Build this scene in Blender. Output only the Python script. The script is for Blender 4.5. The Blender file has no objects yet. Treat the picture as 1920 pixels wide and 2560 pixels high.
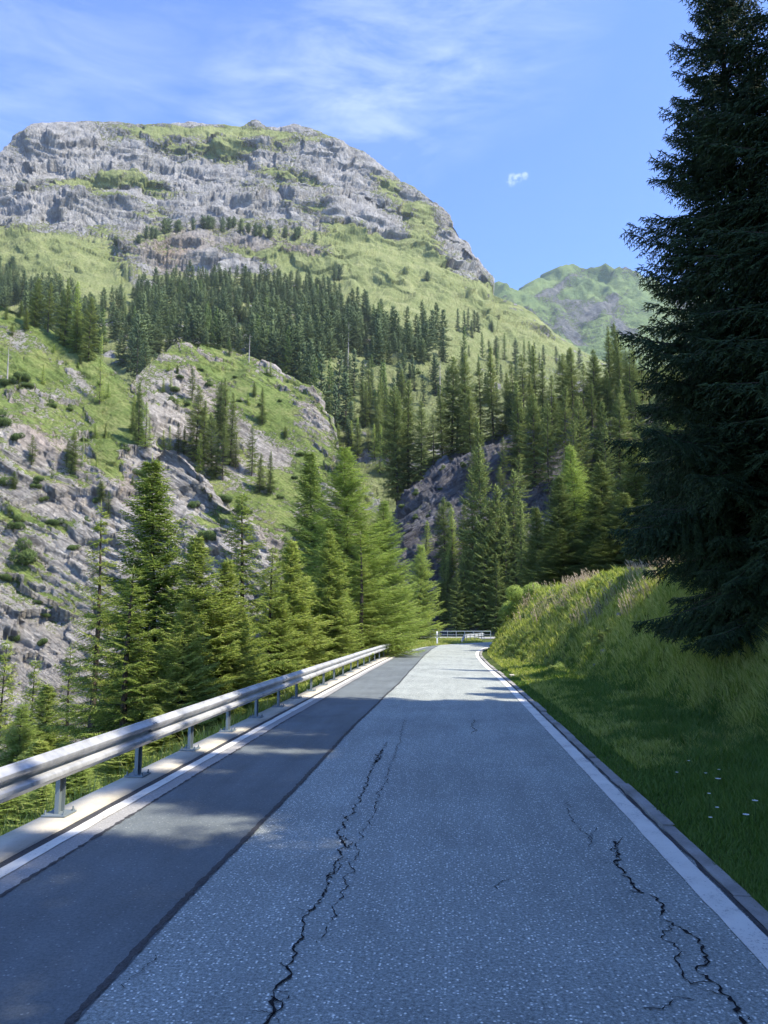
import bpy, math, random
import numpy as np
from mathutils import Vector
R = math.radians
rng = np.random.default_rng(7)
random.seed(7)
S = bpy.context.scene
COL = S.collection

# ------------------------------------------------------------------ camera
CAMZ = 2.0
YAW, PITCH, F = R(4.86), R(8.0), 1923.0
cam = bpy.data.cameras.new('camera'); camo = bpy.data.objects.new('camera', cam); COL.objects.link(camo)
cam.sensor_fit = 'VERTICAL'; cam.sensor_height = 34.6; cam.lens = 34.6 * F / 2560
cam.clip_start = 0.05; cam.clip_end = 20000
camo.location = (0, 0, CAMZ); camo.rotation_euler = (R(90) + PITCH, 0, YAW)
S.camera = camo

# ------------------------------------------------------------------ light
SUN_EL, SUN_AZ = R(52), R(-20)        # azimuth measured from +X towards +Y
sd = Vector((math.cos(SUN_EL) * math.cos(SUN_AZ), math.cos(SUN_EL) * math.sin(SUN_AZ), math.sin(SUN_EL)))
sun = bpy.data.lights.new('sun', 'SUN'); sun.energy = 4.15; sun.angle = R(0.53); sun.color = (1.0, 0.92, 0.78)
suno = bpy.data.objects.new('sun', sun); COL.objects.link(suno)
suno.rotation_euler = sd.to_track_quat('Z', 'Y').to_euler()
S.view_settings.view_transform = 'Standard'; S.view_settings.look = 'None'
S.view_settings.exposure = 1.28; S.view_settings.gamma = 1.0

def NT(nt, kind, **kw):
    n = nt.nodes.new(kind)
    for k, v in kw.items():
        if k.startswith('i_'):
            key = k[2:]
            key = int(key) if key.isdigit() else key.replace('_', ' ')
            n.inputs[key].default_value = v
        else: setattr(n, k, v)
    return n

W = bpy.data.worlds.new('World'); S.world = W; W.use_nodes = True
nt = W.node_tree; nt.nodes.clear()
out = NT(nt, 'ShaderNodeOutputWorld'); bg = NT(nt, 'ShaderNodeBackground'); bg.inputs['Strength'].default_value = 0.148
sky = NT(nt, 'ShaderNodeTexSky', sky_type='NISHITA', sun_disc=False)
sky.sun_elevation = SUN_EL
sky.sun_rotation = math.atan2(sd.x, sd.y)
sky.altitude = 1600; sky.air_density = 1.0; sky.dust_density = 0.6; sky.ozone_density = 2.5
tint = NT(nt, 'ShaderNodeMix', data_type='RGBA', blend_type='MULTIPLY'); tint.inputs[0].default_value = 1
tint.inputs[7].default_value = (0.69, 0.845, 1.16, 1)
nt.links.new(sky.outputs[0], tint.inputs[6])
# thin cirrus
tc = NT(nt, 'ShaderNodeTexCoord')
mp = NT(nt, 'ShaderNodeMapping'); mp.inputs['Rotation'].default_value = (0, R(-38), R(10)); mp.inputs['Scale'].default_value = (3.6, 2.2, 15.0)
n1 = NT(nt, 'ShaderNodeTexNoise', i_Scale=1.6, i_Detail=9.0, i_Roughness=0.62, i_Distortion=0.5)
r1 = NT(nt, 'ShaderNodeMapRange'); r1.inputs[1].default_value = 0.42; r1.inputs[2].default_value = 0.85
nt.links.new(tc.outputs['Generated'], mp.inputs[0]); nt.links.new(mp.outputs[0], n1.inputs['Vector']); nt.links.new(n1.outputs[0], r1.inputs[0])
def rayv(px, py):
    x, y = (px - 960) / F, (1280 - py) / F
    v = Vector((x, y, -1)); v.rotate(camo.rotation_euler); return v.normalized()
def spot(px, py, inner, outer):
    d = NT(nt, 'ShaderNodeVectorMath', operation='DOT_PRODUCT'); d.inputs[1].default_value = rayv(px, py)
    nt.links.new(tc.outputs['Generated'], d.inputs[0])
    m = NT(nt, 'ShaderNodeMapRange', interpolation_type='SMOOTHSTEP'); m.inputs[1].default_value = math.cos(R(outer)); m.inputs[2].default_value = math.cos(R(inner))
    nt.links.new(d.outputs['Value'], m.inputs[0]); return m
def mth(op, a, b, clamp=False):
    m = NT(nt, 'ShaderNodeMath', operation=op, use_clamp=clamp)
    for i, v in enumerate((a, b)):
        if isinstance(v, (int, float)): m.inputs[i].default_value = v
        else: nt.links.new(v, m.inputs[i])
    return m.outputs[0]
reg = None
for (px, py, inn, o, w) in ((900, 240, 0, 8, .55), (1080, 110, 0, 8, .45), (700, 300, 0, 8, .45), (1240, 0, 0, 9, .3), (180, 60, 0, 11, .28), (0, 330, 0, 8, .3)):
    t = mth('MULTIPLY', spot(px, py, inn, o).outputs[0], w)
    reg = t if reg is None else mth('MAXIMUM', reg, t)
haze_c = mth('MULTIPLY', reg, 0.06)
cl = mth('ADD', mth('MULTIPLY', r1.outputs[0], mth('MULTIPLY', reg, .9)), haze_c, True)
n2 = NT(nt, 'ShaderNodeTexNoise', i_Scale=90.0, i_Detail=5.0, i_Roughness=0.6)
nt.links.new(tc.outputs['Generated'], n2.inputs['Vector'])
sm = mth('ADD', mth('MULTIPLY', spot(1280, 450, 0, 0.5).outputs[0], 1.0), mth('MULTIPLY', mth('MAXIMUM', spot(1297, 445, 0, .35).outputs[0], spot(1312, 440, 0, .3).outputs[0]), .7), True)
puff = mth('MULTIPLY', sm, mth('MULTIPLY', mth('SUBTRACT', n2.outputs[0], 0.40), 4.0), True)
cl = mth('MAXIMUM', cl, mth('MULTIPLY', puff, .6))
mixc = NT(nt, 'ShaderNodeMix', data_type='RGBA'); mixc.inputs[7].default_value = (4.0, 4.4, 5.4, 1)
nt.links.new(cl, mixc.inputs[0]); nt.links.new(tint.outputs[2], mixc.inputs[6])
nt.links.new(mixc.outputs[2], bg.inputs[0]); nt.links.new(bg.outputs[0], out.inputs[0])

# ------------------------------------------------------------------ helpers
def tag(o, label=None, cat=None, group=None, kind=None):
    if label: o['label'] = label
    if cat: o['category'] = cat
    if group: o['group'] = group
    if kind: o['kind'] = kind
    return o
def empty(name, loc, rz=0):
    o = bpy.data.objects.new(name, None); COL.objects.link(o); o.location = loc; o.rotation_euler = (0, 0, rz); return o
def mesh_np(name, V, Fc, mat=None, smooth=False, attrs=None, matidx=None):
    """V (n,3); Fc list of arrays (m,k)"""
    if not isinstance(Fc, list): Fc = [Fc]
    me = bpy.data.meshes.new(name)
    V = np.asarray(V, np.float32); me.vertices.add(len(V)); me.vertices.foreach_set('co', V.ravel())
    idx = np.concatenate([f.ravel() for f in Fc]).astype(np.int32)
    tot = np.concatenate([np.full(len(f), f.shape[1]) for f in Fc]).astype(np.int32)
    st = np.concatenate([[0], np.cumsum(tot)[:-1]]).astype(np.int32)
    me.loops.add(len(idx)); me.loops.foreach_set('vertex_index', idx)
    me.polygons.add(len(tot)); me.polygons.foreach_set('loop_start', st); me.polygons.foreach_set('loop_total', tot)
    if smooth: me.polygons.foreach_set('use_smooth', np.ones(len(tot), bool))
    if mat is not None:
        for m in (mat if isinstance(mat, list) else [mat]): me.materials.append(m)
    if matidx is not None: me.polygons.foreach_set('material_index', np.asarray(matidx, np.int32))
    me.update(calc_edges=True)
    for k, a in (attrs or {}).items():
        at = me.attributes.new(k, 'FLOAT', 'POINT'); at.data.foreach_set('value', np.asarray(a, np.float32))
    return me
def link(name, me, parent=None):
    o = bpy.data.objects.new(name, me); COL.objects.link(o)
    if parent: o.parent = parent
    return o
class MB:
    def __init__(s): s.v = []; s.f = []
    def add(s, vs, fs):
        b = len(s.v); s.v += [tuple(v) for v in vs]; s.f += [tuple(i + b for i in f) for f in fs]
    def box(s, x0, x1, y0, y1, z0, z1):
        s.add([(x0, y0, z0), (x1, y0, z0), (x1, y1, z0), (x0, y1, z0), (x0, y0, z1), (x1, y0, z1), (x1, y1, z1), (x0, y1, z1)],
              [(0, 3, 2, 1), (4, 5, 6, 7), (0, 1, 5, 4), (1, 2, 6, 5), (2, 3, 7, 6), (3, 0, 4, 7)])
    def cyl(s, p, q, r0, r1, n=8):
        p, q = Vector(p), Vector(q); d = (q - p).normalized(); a = d.orthogonal().normalized(); b = d.cross(a)
        vs = [p + (a * math.cos(2 * math.pi * i / n) + b * math.sin(2 * math.pi * i / n)) * r0 for i in range(n)]
        vs += [q + (a * math.cos(2 * math.pi * i / n) + b * math.sin(2 * math.pi * i / n)) * r1 for i in range(n)]
        s.add(vs, [(i, (i + 1) % n, n + (i + 1) % n, n + i) for i in range(n)] + [tuple(range(n))[::-1], tuple(range(n, 2 * n))])
    def build(s, name, mat, parent=None, bevel=0, smooth=False):
        me = bpy.data.meshes.new(name); me.from_pydata(s.v, [], s.f); me.materials.append(mat)
        if smooth:
            for p in me.polygons: p.use_smooth = True
        o = link(name, me, parent)
        if bevel:
            m = o.modifiers.new('bevel', 'BEVEL'); m.width = bevel; m.segments = 2; m.limit_method = 'ANGLE'
        return o
# gradient noise
_perm = np.random.default_rng(3).permutation(512) % 256
_g = np.random.default_rng(4).normal(size=(256, 3)); _g /= np.linalg.norm(_g, axis=1)[:, None]
def perlin(P):
    P = np.asarray(P, float); i = np.floor(P).astype(int); f = P - i; u = f * f * f * (f * (f * 6 - 15) + 10)
    def h(a, b, c):
        return _perm[(_perm[(_perm[(i[:, 0] + a) & 255] + i[:, 1] + b) & 255] + i[:, 2] + c) & 255]
    r = 0
    for a in (0, 1):
        for b in (0, 1):
            for c in (0, 1):
                g = _g[h(a, b, c)]
                d = (g * (f - np.array([a, b, c]))).sum(1)
                wgt = (u[:, 0] if a else 1 - u[:, 0]) * (u[:, 1] if b else 1 - u[:, 1]) * (u[:, 2] if c else 1 - u[:, 2])
                r = r + wgt * d
    return r * 1.5
def fbm(P, o=4, rough=.5):
    a, s, r = 1, 0, 0; P = np.array(P, float)
    for k in range(o): r = r + a * perlin(P + k * 17.3); s += a; a *= rough; P = P * 2.03
    return r / s
def ridged(P, o=4, rough=.55):
    a, s, r = 1, 0, 0; P = np.array(P, float)
    for k in range(o): r = r + a * (1 - 2 * np.abs(perlin(P + k * 11.7))); s += a; a *= rough; P = P * 2.07
    return r / s
def facet(P, seed=0):
    """angular blocks: each cell is a randomly tilted plane; returns height and distance to the cell border"""
    P = np.asarray(P, float); b0 = np.floor(P - .5).astype(int); best = np.full(len(P), 1e9); sec = best.copy(); hgt = np.zeros(len(P))
    for a in (0, 1):
        for b in (0, 1):
            for c in (0, 1):
                q = b0 + np.array([a, b, c]); h = _perm[(_perm[(_perm[(q[:, 0] + seed * 7) & 255] + q[:, 1]) & 255] + q[:, 2]) & 255]
                g = _g[h]; ctr = q + .5 + g * .38; df = P - ctr; d = (df * df).sum(1)
                nh = g[:, 0] * .6 + (df * _g[(h * 31 + 7) & 255]).sum(1) * 1.1
                m = d < best; sec = np.where(m, best, np.minimum(sec, d)); best = np.where(m, d, best); hgt = np.where(m, nh, hgt)
    return hgt, np.sqrt(sec) - np.sqrt(best)
def sstep(a, b, x):
    t = np.clip((x - a) / (b - a), 0, 1); return t * t * (3 - 2 * t)

# pixel helpers: a direction in the photograph -> azimuth direction and slope
_cy, _sy, _cp, _sp = math.cos(YAW), math.sin(YAW), math.cos(PITCH), math.sin(PITCH)
def ray(px, py):
    x = (np.asarray(px, float) - 960) / F; y = (1280 - np.asarray(py, float)) / F
    fwd = _cp - y * _sp; up = _sp + y * _cp
    X = x * _cy - fwd * _sy; Y = x * _sy + fwd * _cy
    h = np.hypot(X, Y); return X / h, Y / h, up / h
def pt(px, py, D):
    a, b, t = ray(px, py); D = np.asarray(D, float); return np.stack([a * D, b * D, CAMZ + t * D], -1)
def onground(px, py, z=0.0):
    a, b, t = ray(px, py); D = (z - CAMZ) / t; return a * D, b * D
def topix(x, y, z):
    dx = x * _cy + y * _sy; dy = -x * _sy + y * _cy; dz = z - CAMZ
    f = dy * _cp + dz * _sp; u = -dy * _sp + dz * _cp
    return 960 + F * dx / f, 1280 - F * u / f

# ------------------------------------------------------------------ materials
def newmat(name, rough=0.8, spec=0.3):
    m = bpy.data.materials.new(name); m.use_nodes = True; n = m.node_tree; n.nodes.clear()
    o = NT(n, 'ShaderNodeOutputMaterial'); b = NT(n, 'ShaderNodeBsdfPrincipled'); n.links.new(b.outputs[0], o.inputs[0])
    b.inputs['Roughness'].default_value = rough; b.inputs['Specular IOR Level'].default_value = spec
    return m, n, b, o
def ramp(n, src, stops):
    r = NT(n, 'ShaderNodeValToRGB'); e = r.color_ramp.elements
    while len(e) > 1: e.remove(e[-1])
    e[0].position = stops[0][0]; e[0].color = tuple(stops[0][1]) + (1,)
    for p, c in stops[1:]:
        x = e.new(p); x.color = tuple(c) + (1,)
    n.links.new(src, r.inputs[0]); return r.outputs[0]
def noise(n, vec, scale, detail=4, rough=.55, dist=0):
    t = NT(n, 'ShaderNodeTexNoise'); t.inputs['Scale'].default_value = scale; t.inputs['Detail'].default_value = detail
    t.inputs['Roughness'].default_value = rough; t.inputs['Distortion'].default_value = dist
    n.links.new(vec, t.inputs['Vector']); return t.outputs[0]
def mixrgb(n, f, a, b, mode='MIX'):
    m = NT(n, 'ShaderNodeMix', data_type='RGBA', blend_type=mode)
    for i, v in ((0, f), (6, a), (7, b)):
        if isinstance(v, (int, float)): m.inputs[i].default_value = v
        elif isinstance(v, tuple): m.inputs[i].default_value = v + (1,)
        else: n.links.new(v, m.inputs[i])
    return m.outputs[2]
def math_(n, op, a, b=0.0, clamp=False):
    m = NT(n, 'ShaderNodeMath', operation=op, use_clamp=clamp)
    for i, v in enumerate((a, b)):
        if isinstance(v, (int, float)): m.inputs[i].default_value = v
        else: n.links.new(v, m.inputs[i])
    return m.outputs[0]
def mrange(n, v, a, b, c=0., d=1.):
    m = NT(n, 'ShaderNodeMapRange'); n.links.new(v, m.inputs[0])
    for i, x in zip((1, 2, 3, 4), (a, b, c, d)): m.inputs[i].default_value = x
    return m.outputs[0]
def bump(n, b, h, strength=.5, dist=.1, prev=None):
    m = NT(n, 'ShaderNodeBump'); m.inputs['Strength'].default_value = strength; m.inputs['Distance'].default_value = dist
    n.links.new(h, m.inputs['Height'])
    if prev: n.links.new(prev, m.inputs['Normal'])
    if b: n.links.new(m.outputs[0], b.inputs['Normal'])
    return m.outputs[0]
def coords(n, scale=(1, 1, 1), rot=(0, 0, 0)):
    t = NT(n, 'ShaderNodeTexCoord'); m = NT(n, 'ShaderNodeMapping'); m.inputs['Scale'].default_value = scale; m.inputs['Rotation'].default_value = rot
    n.links.new(t.outputs['Object'], m.inputs[0]); return m.outputs[0]

def rock_material(name, k, rockcols, grasscols, stretch, rot, warm=(0.40, 0.31, 0.23)):
    """k: feature scale multiplier (bigger for nearer rock)"""
    m, n, b, o = newmat(name, .9, .15)
    c = coords(n); m2 = NT(n, 'ShaderNodeMapping'); m2.inputs['Scale'].default_value = stretch; n.links.new(coords(n, (1, 1, 1), rot), m2.inputs[0]); cs = m2.outputs[0]
    veg = NT(n, 'ShaderNodeAttribute', attribute_name='veg').outputs['Fac']
    wrm = NT(n, 'ShaderNodeAttribute', attribute_name='warm').outputs['Fac']
    crk = NT(n, 'ShaderNodeAttribute', attribute_name='crack').outputs['Fac']
    a = noise(n, cs, .09 * k, 9, .66, .6)
    fine = noise(n, cs, .6 * k, 6, .7, .3)
    rc = ramp(n, a, [(.30, rockcols[0]), (.45, rockcols[1]), (.58, rockcols[2]), (.72, rockcols[3])])
    rc = mixrgb(n, mrange(n, fine, .35, .7, 0, .75), rc, mixrgb(n, .5, rc, rockcols[3]))
    rc = mixrgb(n, mrange(n, crk, .0, 1., 0, .42), rc, rockcols[0])
    rc = mixrgb(n, math_(n, 'MULTIPLY', wrm, mrange(n, a, .35, .6, .4, 1)), rc, warm)
    g = noise(n, c, .05 * k, 6, .6); g2 = noise(n, c, .5 * k, 5, .7)
    gc = ramp(n, math_(n, 'ADD', math_(n, 'MULTIPLY', g, .5), math_(n, 'MULTIPLY', g2, .5)), [(.33, grasscols[0]), (.48, grasscols[1]), (.62, grasscols[2])])
    v = math_(n, 'ADD', veg, math_(n, 'MULTIPLY', math_(n, 'SUBTRACT', noise(n, c, .35 * k, 7, .72), .5), 1.5))
    vf = mrange(n, v, .42, .58)
    col = mixrgb(n, vf, rc, gc)
    n.links.new(col, b.inputs['Base Color'])
    h = math_(n, 'ADD', math_(n, 'ADD', a, math_(n, 'MULTIPLY', fine, .35)), math_(n, 'MULTIPLY', crk, -.12))
    h = math_(n, 'MULTIPLY', h, mrange(n, vf, 0, 1, 1, .35))
    b1 = bump(n, None, h, 1.0, 7.0 / k)
    bump(n, b, fine, .8, 1.1 / k, b1)
    return m
grey = [(.18, .18, .18), (.34, .335, .325), (.46, .45, .43), (.60, .585, .555)]
greyn = [(.19, .175, .155), (.45, .415, .37), (.63, .59, .535), (.76, .73, .68)]
M_MTN = rock_material('limestone_cliff', 1.0, grey, [(.11, .14, .055), (.18, .21, .08), (.26, .275, .125)], (1, 1, .55), (0, 0, 0))
M_HILL = rock_material('schist_slope', 3.0, greyn, [(.07, .11, .03), (.14, .19, .05), (.25, .27, .10)], (.22, .6, 3.4), (0, R(-33), 0), (.50, .38, .30))
M_FAR = rock_material('far_alpine_meadow', .35, [(.10, .11, .12), (.17, .19, .19), (.24, .25, .24), (.30, .30, .28)], [(.09, .14, .06), (.13, .19, .07), (.18, .24, .09)], (1, 1, 1), (0, 0, 0))
darkr = [(.05, .05, .055), (.12, .12, .13), (.21, .21, .22), (.33, .32, .33)]
M_CRAG = rock_material('dark_crag', 4.0, darkr, [(.05, .08, .025), (.10, .14, .04), (.2, .2, .09)], (.3, .8, 2.4), (0, R(32), 0), (.30, .24, .2))

def foliage(name, c0, c1, c2, trans=.25, rough=.55):
    m, n, b, o = newmat(name, rough, .25)
    rnd = NT(n, 'ShaderNodeAttribute', attribute_name='rnd').outputs['Fac']
    oi = NT(n, 'ShaderNodeObjectInfo').outputs['Random']
    v = math_(n, 'ADD', math_(n, 'MULTIPLY', rnd, .8), math_(n, 'MULTIPLY', oi, .35))
    col = ramp(n, v, [(.1, c0), (.5, c1), (.95, c2)])
    n.links.new(col, b.inputs['Base Color'])
    t = NT(n, 'ShaderNodeBsdfTranslucent'); n.links.new(mixrgb(n, 1., col, (1.3, 1.35, .6), 'MULTIPLY'), t.inputs[0])
    mx = NT(n, 'ShaderNodeMixShader'); mx.inputs[0].default_value = trans
    n.links.new(b.outputs[0], mx.inputs[1]); n.links.new(t.outputs[0], mx.inputs[2]); n.links.new(mx.outputs[0], o.inputs[0])
    return m
M_SPR = foliage('spruce_needles', (.11, .18, .04), (.28, .37, .08), (.56, .60, .20), .5)
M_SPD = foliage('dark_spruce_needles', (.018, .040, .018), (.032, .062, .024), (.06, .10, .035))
M_SPM = foliage('hill_spruce_needles', (.08, .13, .038), (.165, .23, .06), (.32, .36, .11), .36)
M_LAR = foliage('larch_needles', (.20, .30, .07), (.34, .44, .11), (.52, .58, .20), .48)
M_FARSP = foliage('far_spruce_needles', (.042, .078, .040), (.075, .12, .052), (.14, .19, .07), .2)
M_FARLA = foliage('far_larch_needles', (.07, .12, .035), (.11, .175, .045), (.16, .23, .06), .3)
M_BUSH = foliage('shrub_leaves', (.04, .07, .02), (.07, .12, .03), (.13, .18, .05), .25)
M_GRASS = foliage('grass_blades', (.13, .19, .04), (.26, .32, .065), (.46, .46, .18), .45)
M_GRASSD = foliage('verge_grass', (.05, .10, .02), (.085, .16, .025), (.14, .21, .05), .35)
M_WEED = foliage('weed_leaves', (.09, .15, .04), (.18, .26, .06), (.28, .35, .11), .4)
M_STRAW = foliage('seed_heads', (.22, .16, .13), (.34, .27, .20), (.45, .38, .26), .3)
M_FLOWER, n_, b_, o_ = newmat('white_petals', .6); b_.inputs['Base Color'].default_value = (.8, .8, .75, 1)
def barkmat(name, a, c):
    m, n, b, o = newmat(name, .9, .1); v = coords(n, (6, 6, 1.2)); t = noise(n, v, 3, 6, .65)
    n.links.new(ramp(n, t, [(.3, a), (.7, c)]), b.inputs['Base Color']); bump(n, b, t, .8, .03); return m
M_BARK = barkmat('bark', (.035, .027, .022), (.13, .105, .085))
M_DEAD = barkmat('dead_wood', (.20, .18, .17), (.42, .39, .36))

# ground (near)
def ground_mat():
    m, n, b, o = newmat('turf', .95, .1); c = coords(n)
    a = noise(n, c, .6, 6, .6); f = noise(n, c, 14, 5, .7)
    col = ramp(n, math_(n, 'ADD', math_(n, 'MULTIPLY', a, .5), math_(n, 'MULTIPLY', f, .5)), [(.35, (.035, .055, .015)), (.5, (.06, .09, .022)), (.62, (.12, .12, .045)), (.72, (.18, .15, .08))])
    n.links.new(col, b.inputs['Base Color']); bump(n, b, f, .9, .06); return m
M_TURF = ground_mat()
def asphalt(name, dark, mid, light, chip, chipamt, patch, big=None):
    m, n, b, o = newmat(name, .78, .35); c = coords(n)
    p = noise(n, c, .55, 5, .6, .4); q = noise(n, coords(n, (3.0, .35, 1)), 1.1, 4, .6)
    s = noise(n, c, 44, 5, .9)
    v = NT(n, 'ShaderNodeTexVoronoi'); v.inputs['Scale'].default_value = 44; n.links.new(c, v.inputs['Vector'])
    vc = NT(n, 'ShaderNodeSeparateColor'); n.links.new(v.outputs['Color'], vc.inputs[0])
    base = ramp(n, s, [(.36, dark), (.5, mid), (.64, light)])
    chipm = math_(n, 'MULTIPLY', mrange(n, vc.outputs[0], 1 - chipamt, 1 - chipamt * .5), mrange(n, v.outputs['Distance'], .42, .2))
    base = mixrgb(n, chipm, base, chip)
    t = math_(n, 'ADD', math_(n, 'MULTIPLY', p, .6), math_(n, 'MULTIPLY', q, .4))
    base = mixrgb(n, 1., base, ramp(n, t, [(.35, (1 - patch,) * 3), (.65, (1 + patch * .6,) * 3)]), 'MULTIPLY')
    n.links.new(base, b.inputs['Base Color'])
    hh = math_(n, 'ADD', s, math_(n, 'MULTIPLY', v.outputs['Distance'], -.8))
    bump(n, b, hh, .55 if big is None else big, .006); return m
M_ASPH = asphalt('coarse_asphalt', (.085, .098, .092), (.26, .288, .268), (.50, .53, .49), (.98, .98, .88), .36, .22)
M_ASPD = asphalt('smooth_asphalt', (.088, .102, .106), (.125, .145, .150), (.172, .193, .196), (.30, .32, .31), .08, .30, .35)
M_SHOULDER = asphalt('pale_asphalt', (.22, .215, .205), (.30, .295, .28), (.38, .37, .355), (.5, .49, .47), .12, .12, .3)
M_SEAM = asphalt('bitumen_seam', (.02, .02, .022), (.045, .045, .048), (.09, .09, .09), (.12, .12, .12), .02, .3, .3)
M_CRACK, n_, b_, o_ = newmat('crack_bitumen', .9, .1); b_.inputs['Base Color'].default_value = (.018, .018, .02, 1)
def concrete(name, a, c2, d):
    m, n, b, o = newmat(name, .85, .25); c = coords(n); t = noise(n, c, 1.4, 7, .65); f = noise(n, c, 60, 4, .7)
    col = ramp(n, math_(n, 'ADD', math_(n, 'MULTIPLY', t, .7), math_(n, 'MULTIPLY', f, .3)), [(.35, a), (.5, c2), (.65, d)])
    n.links.new(col, b.inputs['Base Color']); bump(n, b, f, .35, .006); return m
M_CONC = concrete('concrete', (.33, .305, .245), (.43, .40, .33), (.50, .47, .40))
M_KERB = concrete('kerb_stone', (.17, .165, .15), (.28, .27, .25), (.40, .39, .37))
def paint():
    m, n, b, o = newmat('road_paint', .6, .4); c = coords(n); f = noise(n, c, 45, 6, .75); g = noise(n, c, 2.2, 4, .6)
    w = mrange(n, math_(n, 'ADD', math_(n, 'MULTIPLY', f, .65), math_(n, 'MULTIPLY', g, .35)), .39, .45)
    col = mixrgb(n, w, (.24, .235, .23), ramp(n, g, [(.3, (.60, .58, .52)), (.7, (.76, .74, .67))]))
    n.links.new(col, b.inputs['Base Color']); bump(n, b, f, .3, .004); return m
M_PAINT = paint()
def steel():
    m, n, b, o = newmat('galvanised_steel', .42, .5); c = coords(n); t = noise(n, c, 3.0, 6, .65); f = noise(n, c, 30, 3, .6)
    b.inputs['Metallic'].default_value = .4
    n.links.new(ramp(n, t, [(.3, (.33, .34, .35)), (.5, (.52, .53, .54)), (.68, (.64, .65, .66))]), b.inputs['Base Color'])
    n.links.new(mrange(n, f, .3, .7, .36, .56), b.inputs['Roughness']); bump(n, b, f, .06, .002); return m
M_STEEL = steel()
M_PSTEEL, n_, b_, o_ = newmat('post_steel', .55, .4); b_.inputs['Base Color'].default_value = (.20, .24, .26, 1); b_.inputs['Metallic'].default_value = .4
M_RAILP, n_, b_, o_ = newmat('railing_steel', .5, .4); b_.inputs['Base Color'].default_value = (.33, .38, .40, 1); b_.inputs['Metallic'].default_value = .3
M_WHITE, n_, b_, o_ = newmat('white_plastic', .45, .4); b_.inputs['Base Color'].default_value = (.78, .78, .76, 1)
M_BLACK, n_, b_, o_ = newmat('black_plastic', .4, .4); b_.inputs['Base Color'].default_value = (.02, .02, .02, 1)
M_REFL, n_, b_, o_ = newmat('reflector', .2, .6); b_.inputs['Base Color'].default_value = (.75, .75, .72, 1)
def stonem():
    m, n, b, o = newmat('field_stone', .9, .15); c = coords(n); t = noise(n, c, 4, 7, .7)
    n.links.new(ramp(n, t, [(.3, (.08, .08, .07)), (.7, (.24, .235, .21))]), b.inputs['Base Color']); bump(n, b, t, .8, .05); return m
M_STONE = stonem()

# ------------------------------------------------------------------ road layout (world metres, +Y ahead)
LED = np.array([(-3.66, -30), (-3.66, 0), (-3.62, 15), (-3.5, 26), (-3.35, 36), (-3.1, 45), (-2.7, 53), (-1.7, 60), (.4, 66.5), (3.6, 72), (8.5, 76.5), (14.5, 79), (22, 80)])
RED = np.array([(2.0, -30), (2.0, 0), (1.92, 15), (1.82, 26), (1.62, 36), (1.62, 45), (2.0, 52), (2.8, 57.5), (4.6, 62), (7.2, 65.6), (11, 68.4), (15.5, 70), (22, 70.8)])
def dens(P, n=8):
    """smooth, evenly refined copy of a polyline (Catmull-Rom)"""
    Q = np.vstack([2 * P[0] - P[1], P, 2 * P[-1] - P[-2]]); o = []
    for i in range(1, len(Q) - 2):
        for t in np.linspace(0, 1, n, endpoint=False):
            a, b, c, d = Q[i - 1], Q[i], Q[i + 1], Q[i + 2]
            o.append(.5 * ((2 * b) + (c - a) * t + (2 * a - 5 * b + 4 * c - d) * t * t + (3 * b - a - 3 * c + d) * t ** 3))
    o.append(P[-1]); return np.array(o)
LD, RD = dens(LED), dens(RED)
def polydist(x, y, P):
    """signed distance, positive on the right-hand side of the direction of travel"""
    best = np.full(x.shape, 1e9); sg = np.ones(x.shape)
    for (ax, ay), (bx, by) in zip(P[:-1], P[1:]):
        dx, dy = bx - ax, by - ay; L = dx * dx + dy * dy
        t = np.clip(((x - ax) * dx + (y - ay) * dy) / L, 0, 1)
        qx, qy = x - ax - t * dx, y - ay - t * dy; d = np.hypot(qx, qy)
        s = np.where(dx * (y - ay) - dy * (x - ax) < 0, 1., -1.)
        m = d < best; best = np.where(m, d, best); sg = np.where(m, s, sg)
    return best * sg
def edgeX(y): return np.interp(y, [-30, 42, 46, 52, 60, 75, 110], [-4.22, -4.2, -4.9, -6.3, -8, -9.5, -10])
def ground(x, y, detail=True):
    x = np.asarray(x, float).ravel(); y = np.asarray(y, float).ravel()
    P = np.stack([x, y, 0 * x], -1)
    s = polydist(x, y, RED)                      # > 0 : uphill side
    w = np.interp(y, [-30, 20, 28, 36, 44, 52, 80], [3.0, 2.6, 2.4, 1.4, .75, .5, .8])
    t = s - .18
    verge = .06 * np.clip(t, 0, 1) + .035 * np.clip(t, 0, w)
    up = 1.08 * np.clip(s - w, 0, 3.15); up = up + .07 * np.clip(s - w - 3.15, 0, 60)
    k = sstep(-.3, .6, s - w)
    n1 = fbm(P * .35, 3); n2 = fbm(P * 1.3 + 9, 3)
    bank = verge + up + k * (n1 * .7 + n2 * .28) + sstep(0.3, 1.2, t) * n2 * .06
    e = edgeX(y)
    drop = np.clip(e - x, 0, 100)
    fall = -.12 * sstep(0, .3, drop) - .72 * drop + sstep(0, 2, drop) * n1 * .8
    fall = np.maximum(fall, -30 + n1 * 2)
    # beyond the far carriageway the ground drops into the stream bed then meets the crag
    far = -0.25 * np.clip(y - 99, 0, 40)
    z = np.where(s > 0.18, bank, np.where(x < e, fall, -.02 + .1 * n2 * sstep(.5, 2.5, -polydist(x, y, LED)) - .03))
    z = np.where((s <= .18) & (y > 99), np.minimum(z, far), z)
    z = np.where((s > 0.1) & (y > 70), z * sstep(75, 70, y), z)
    return z
xs = np.concatenate([np.arange(-60, -14, 1.5), np.arange(-14, 20, .25), np.arange(20, 80, 1.5)])
ys = np.concatenate([np.arange(-30, 0, 1.), np.arange(0, 40, .25), np.arange(40, 72, .5), np.arange(72, 150, 1.5)])
GX, GY = np.meshgrid(xs, ys); GZ = ground(GX, GY).reshape(GX.shape)
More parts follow.
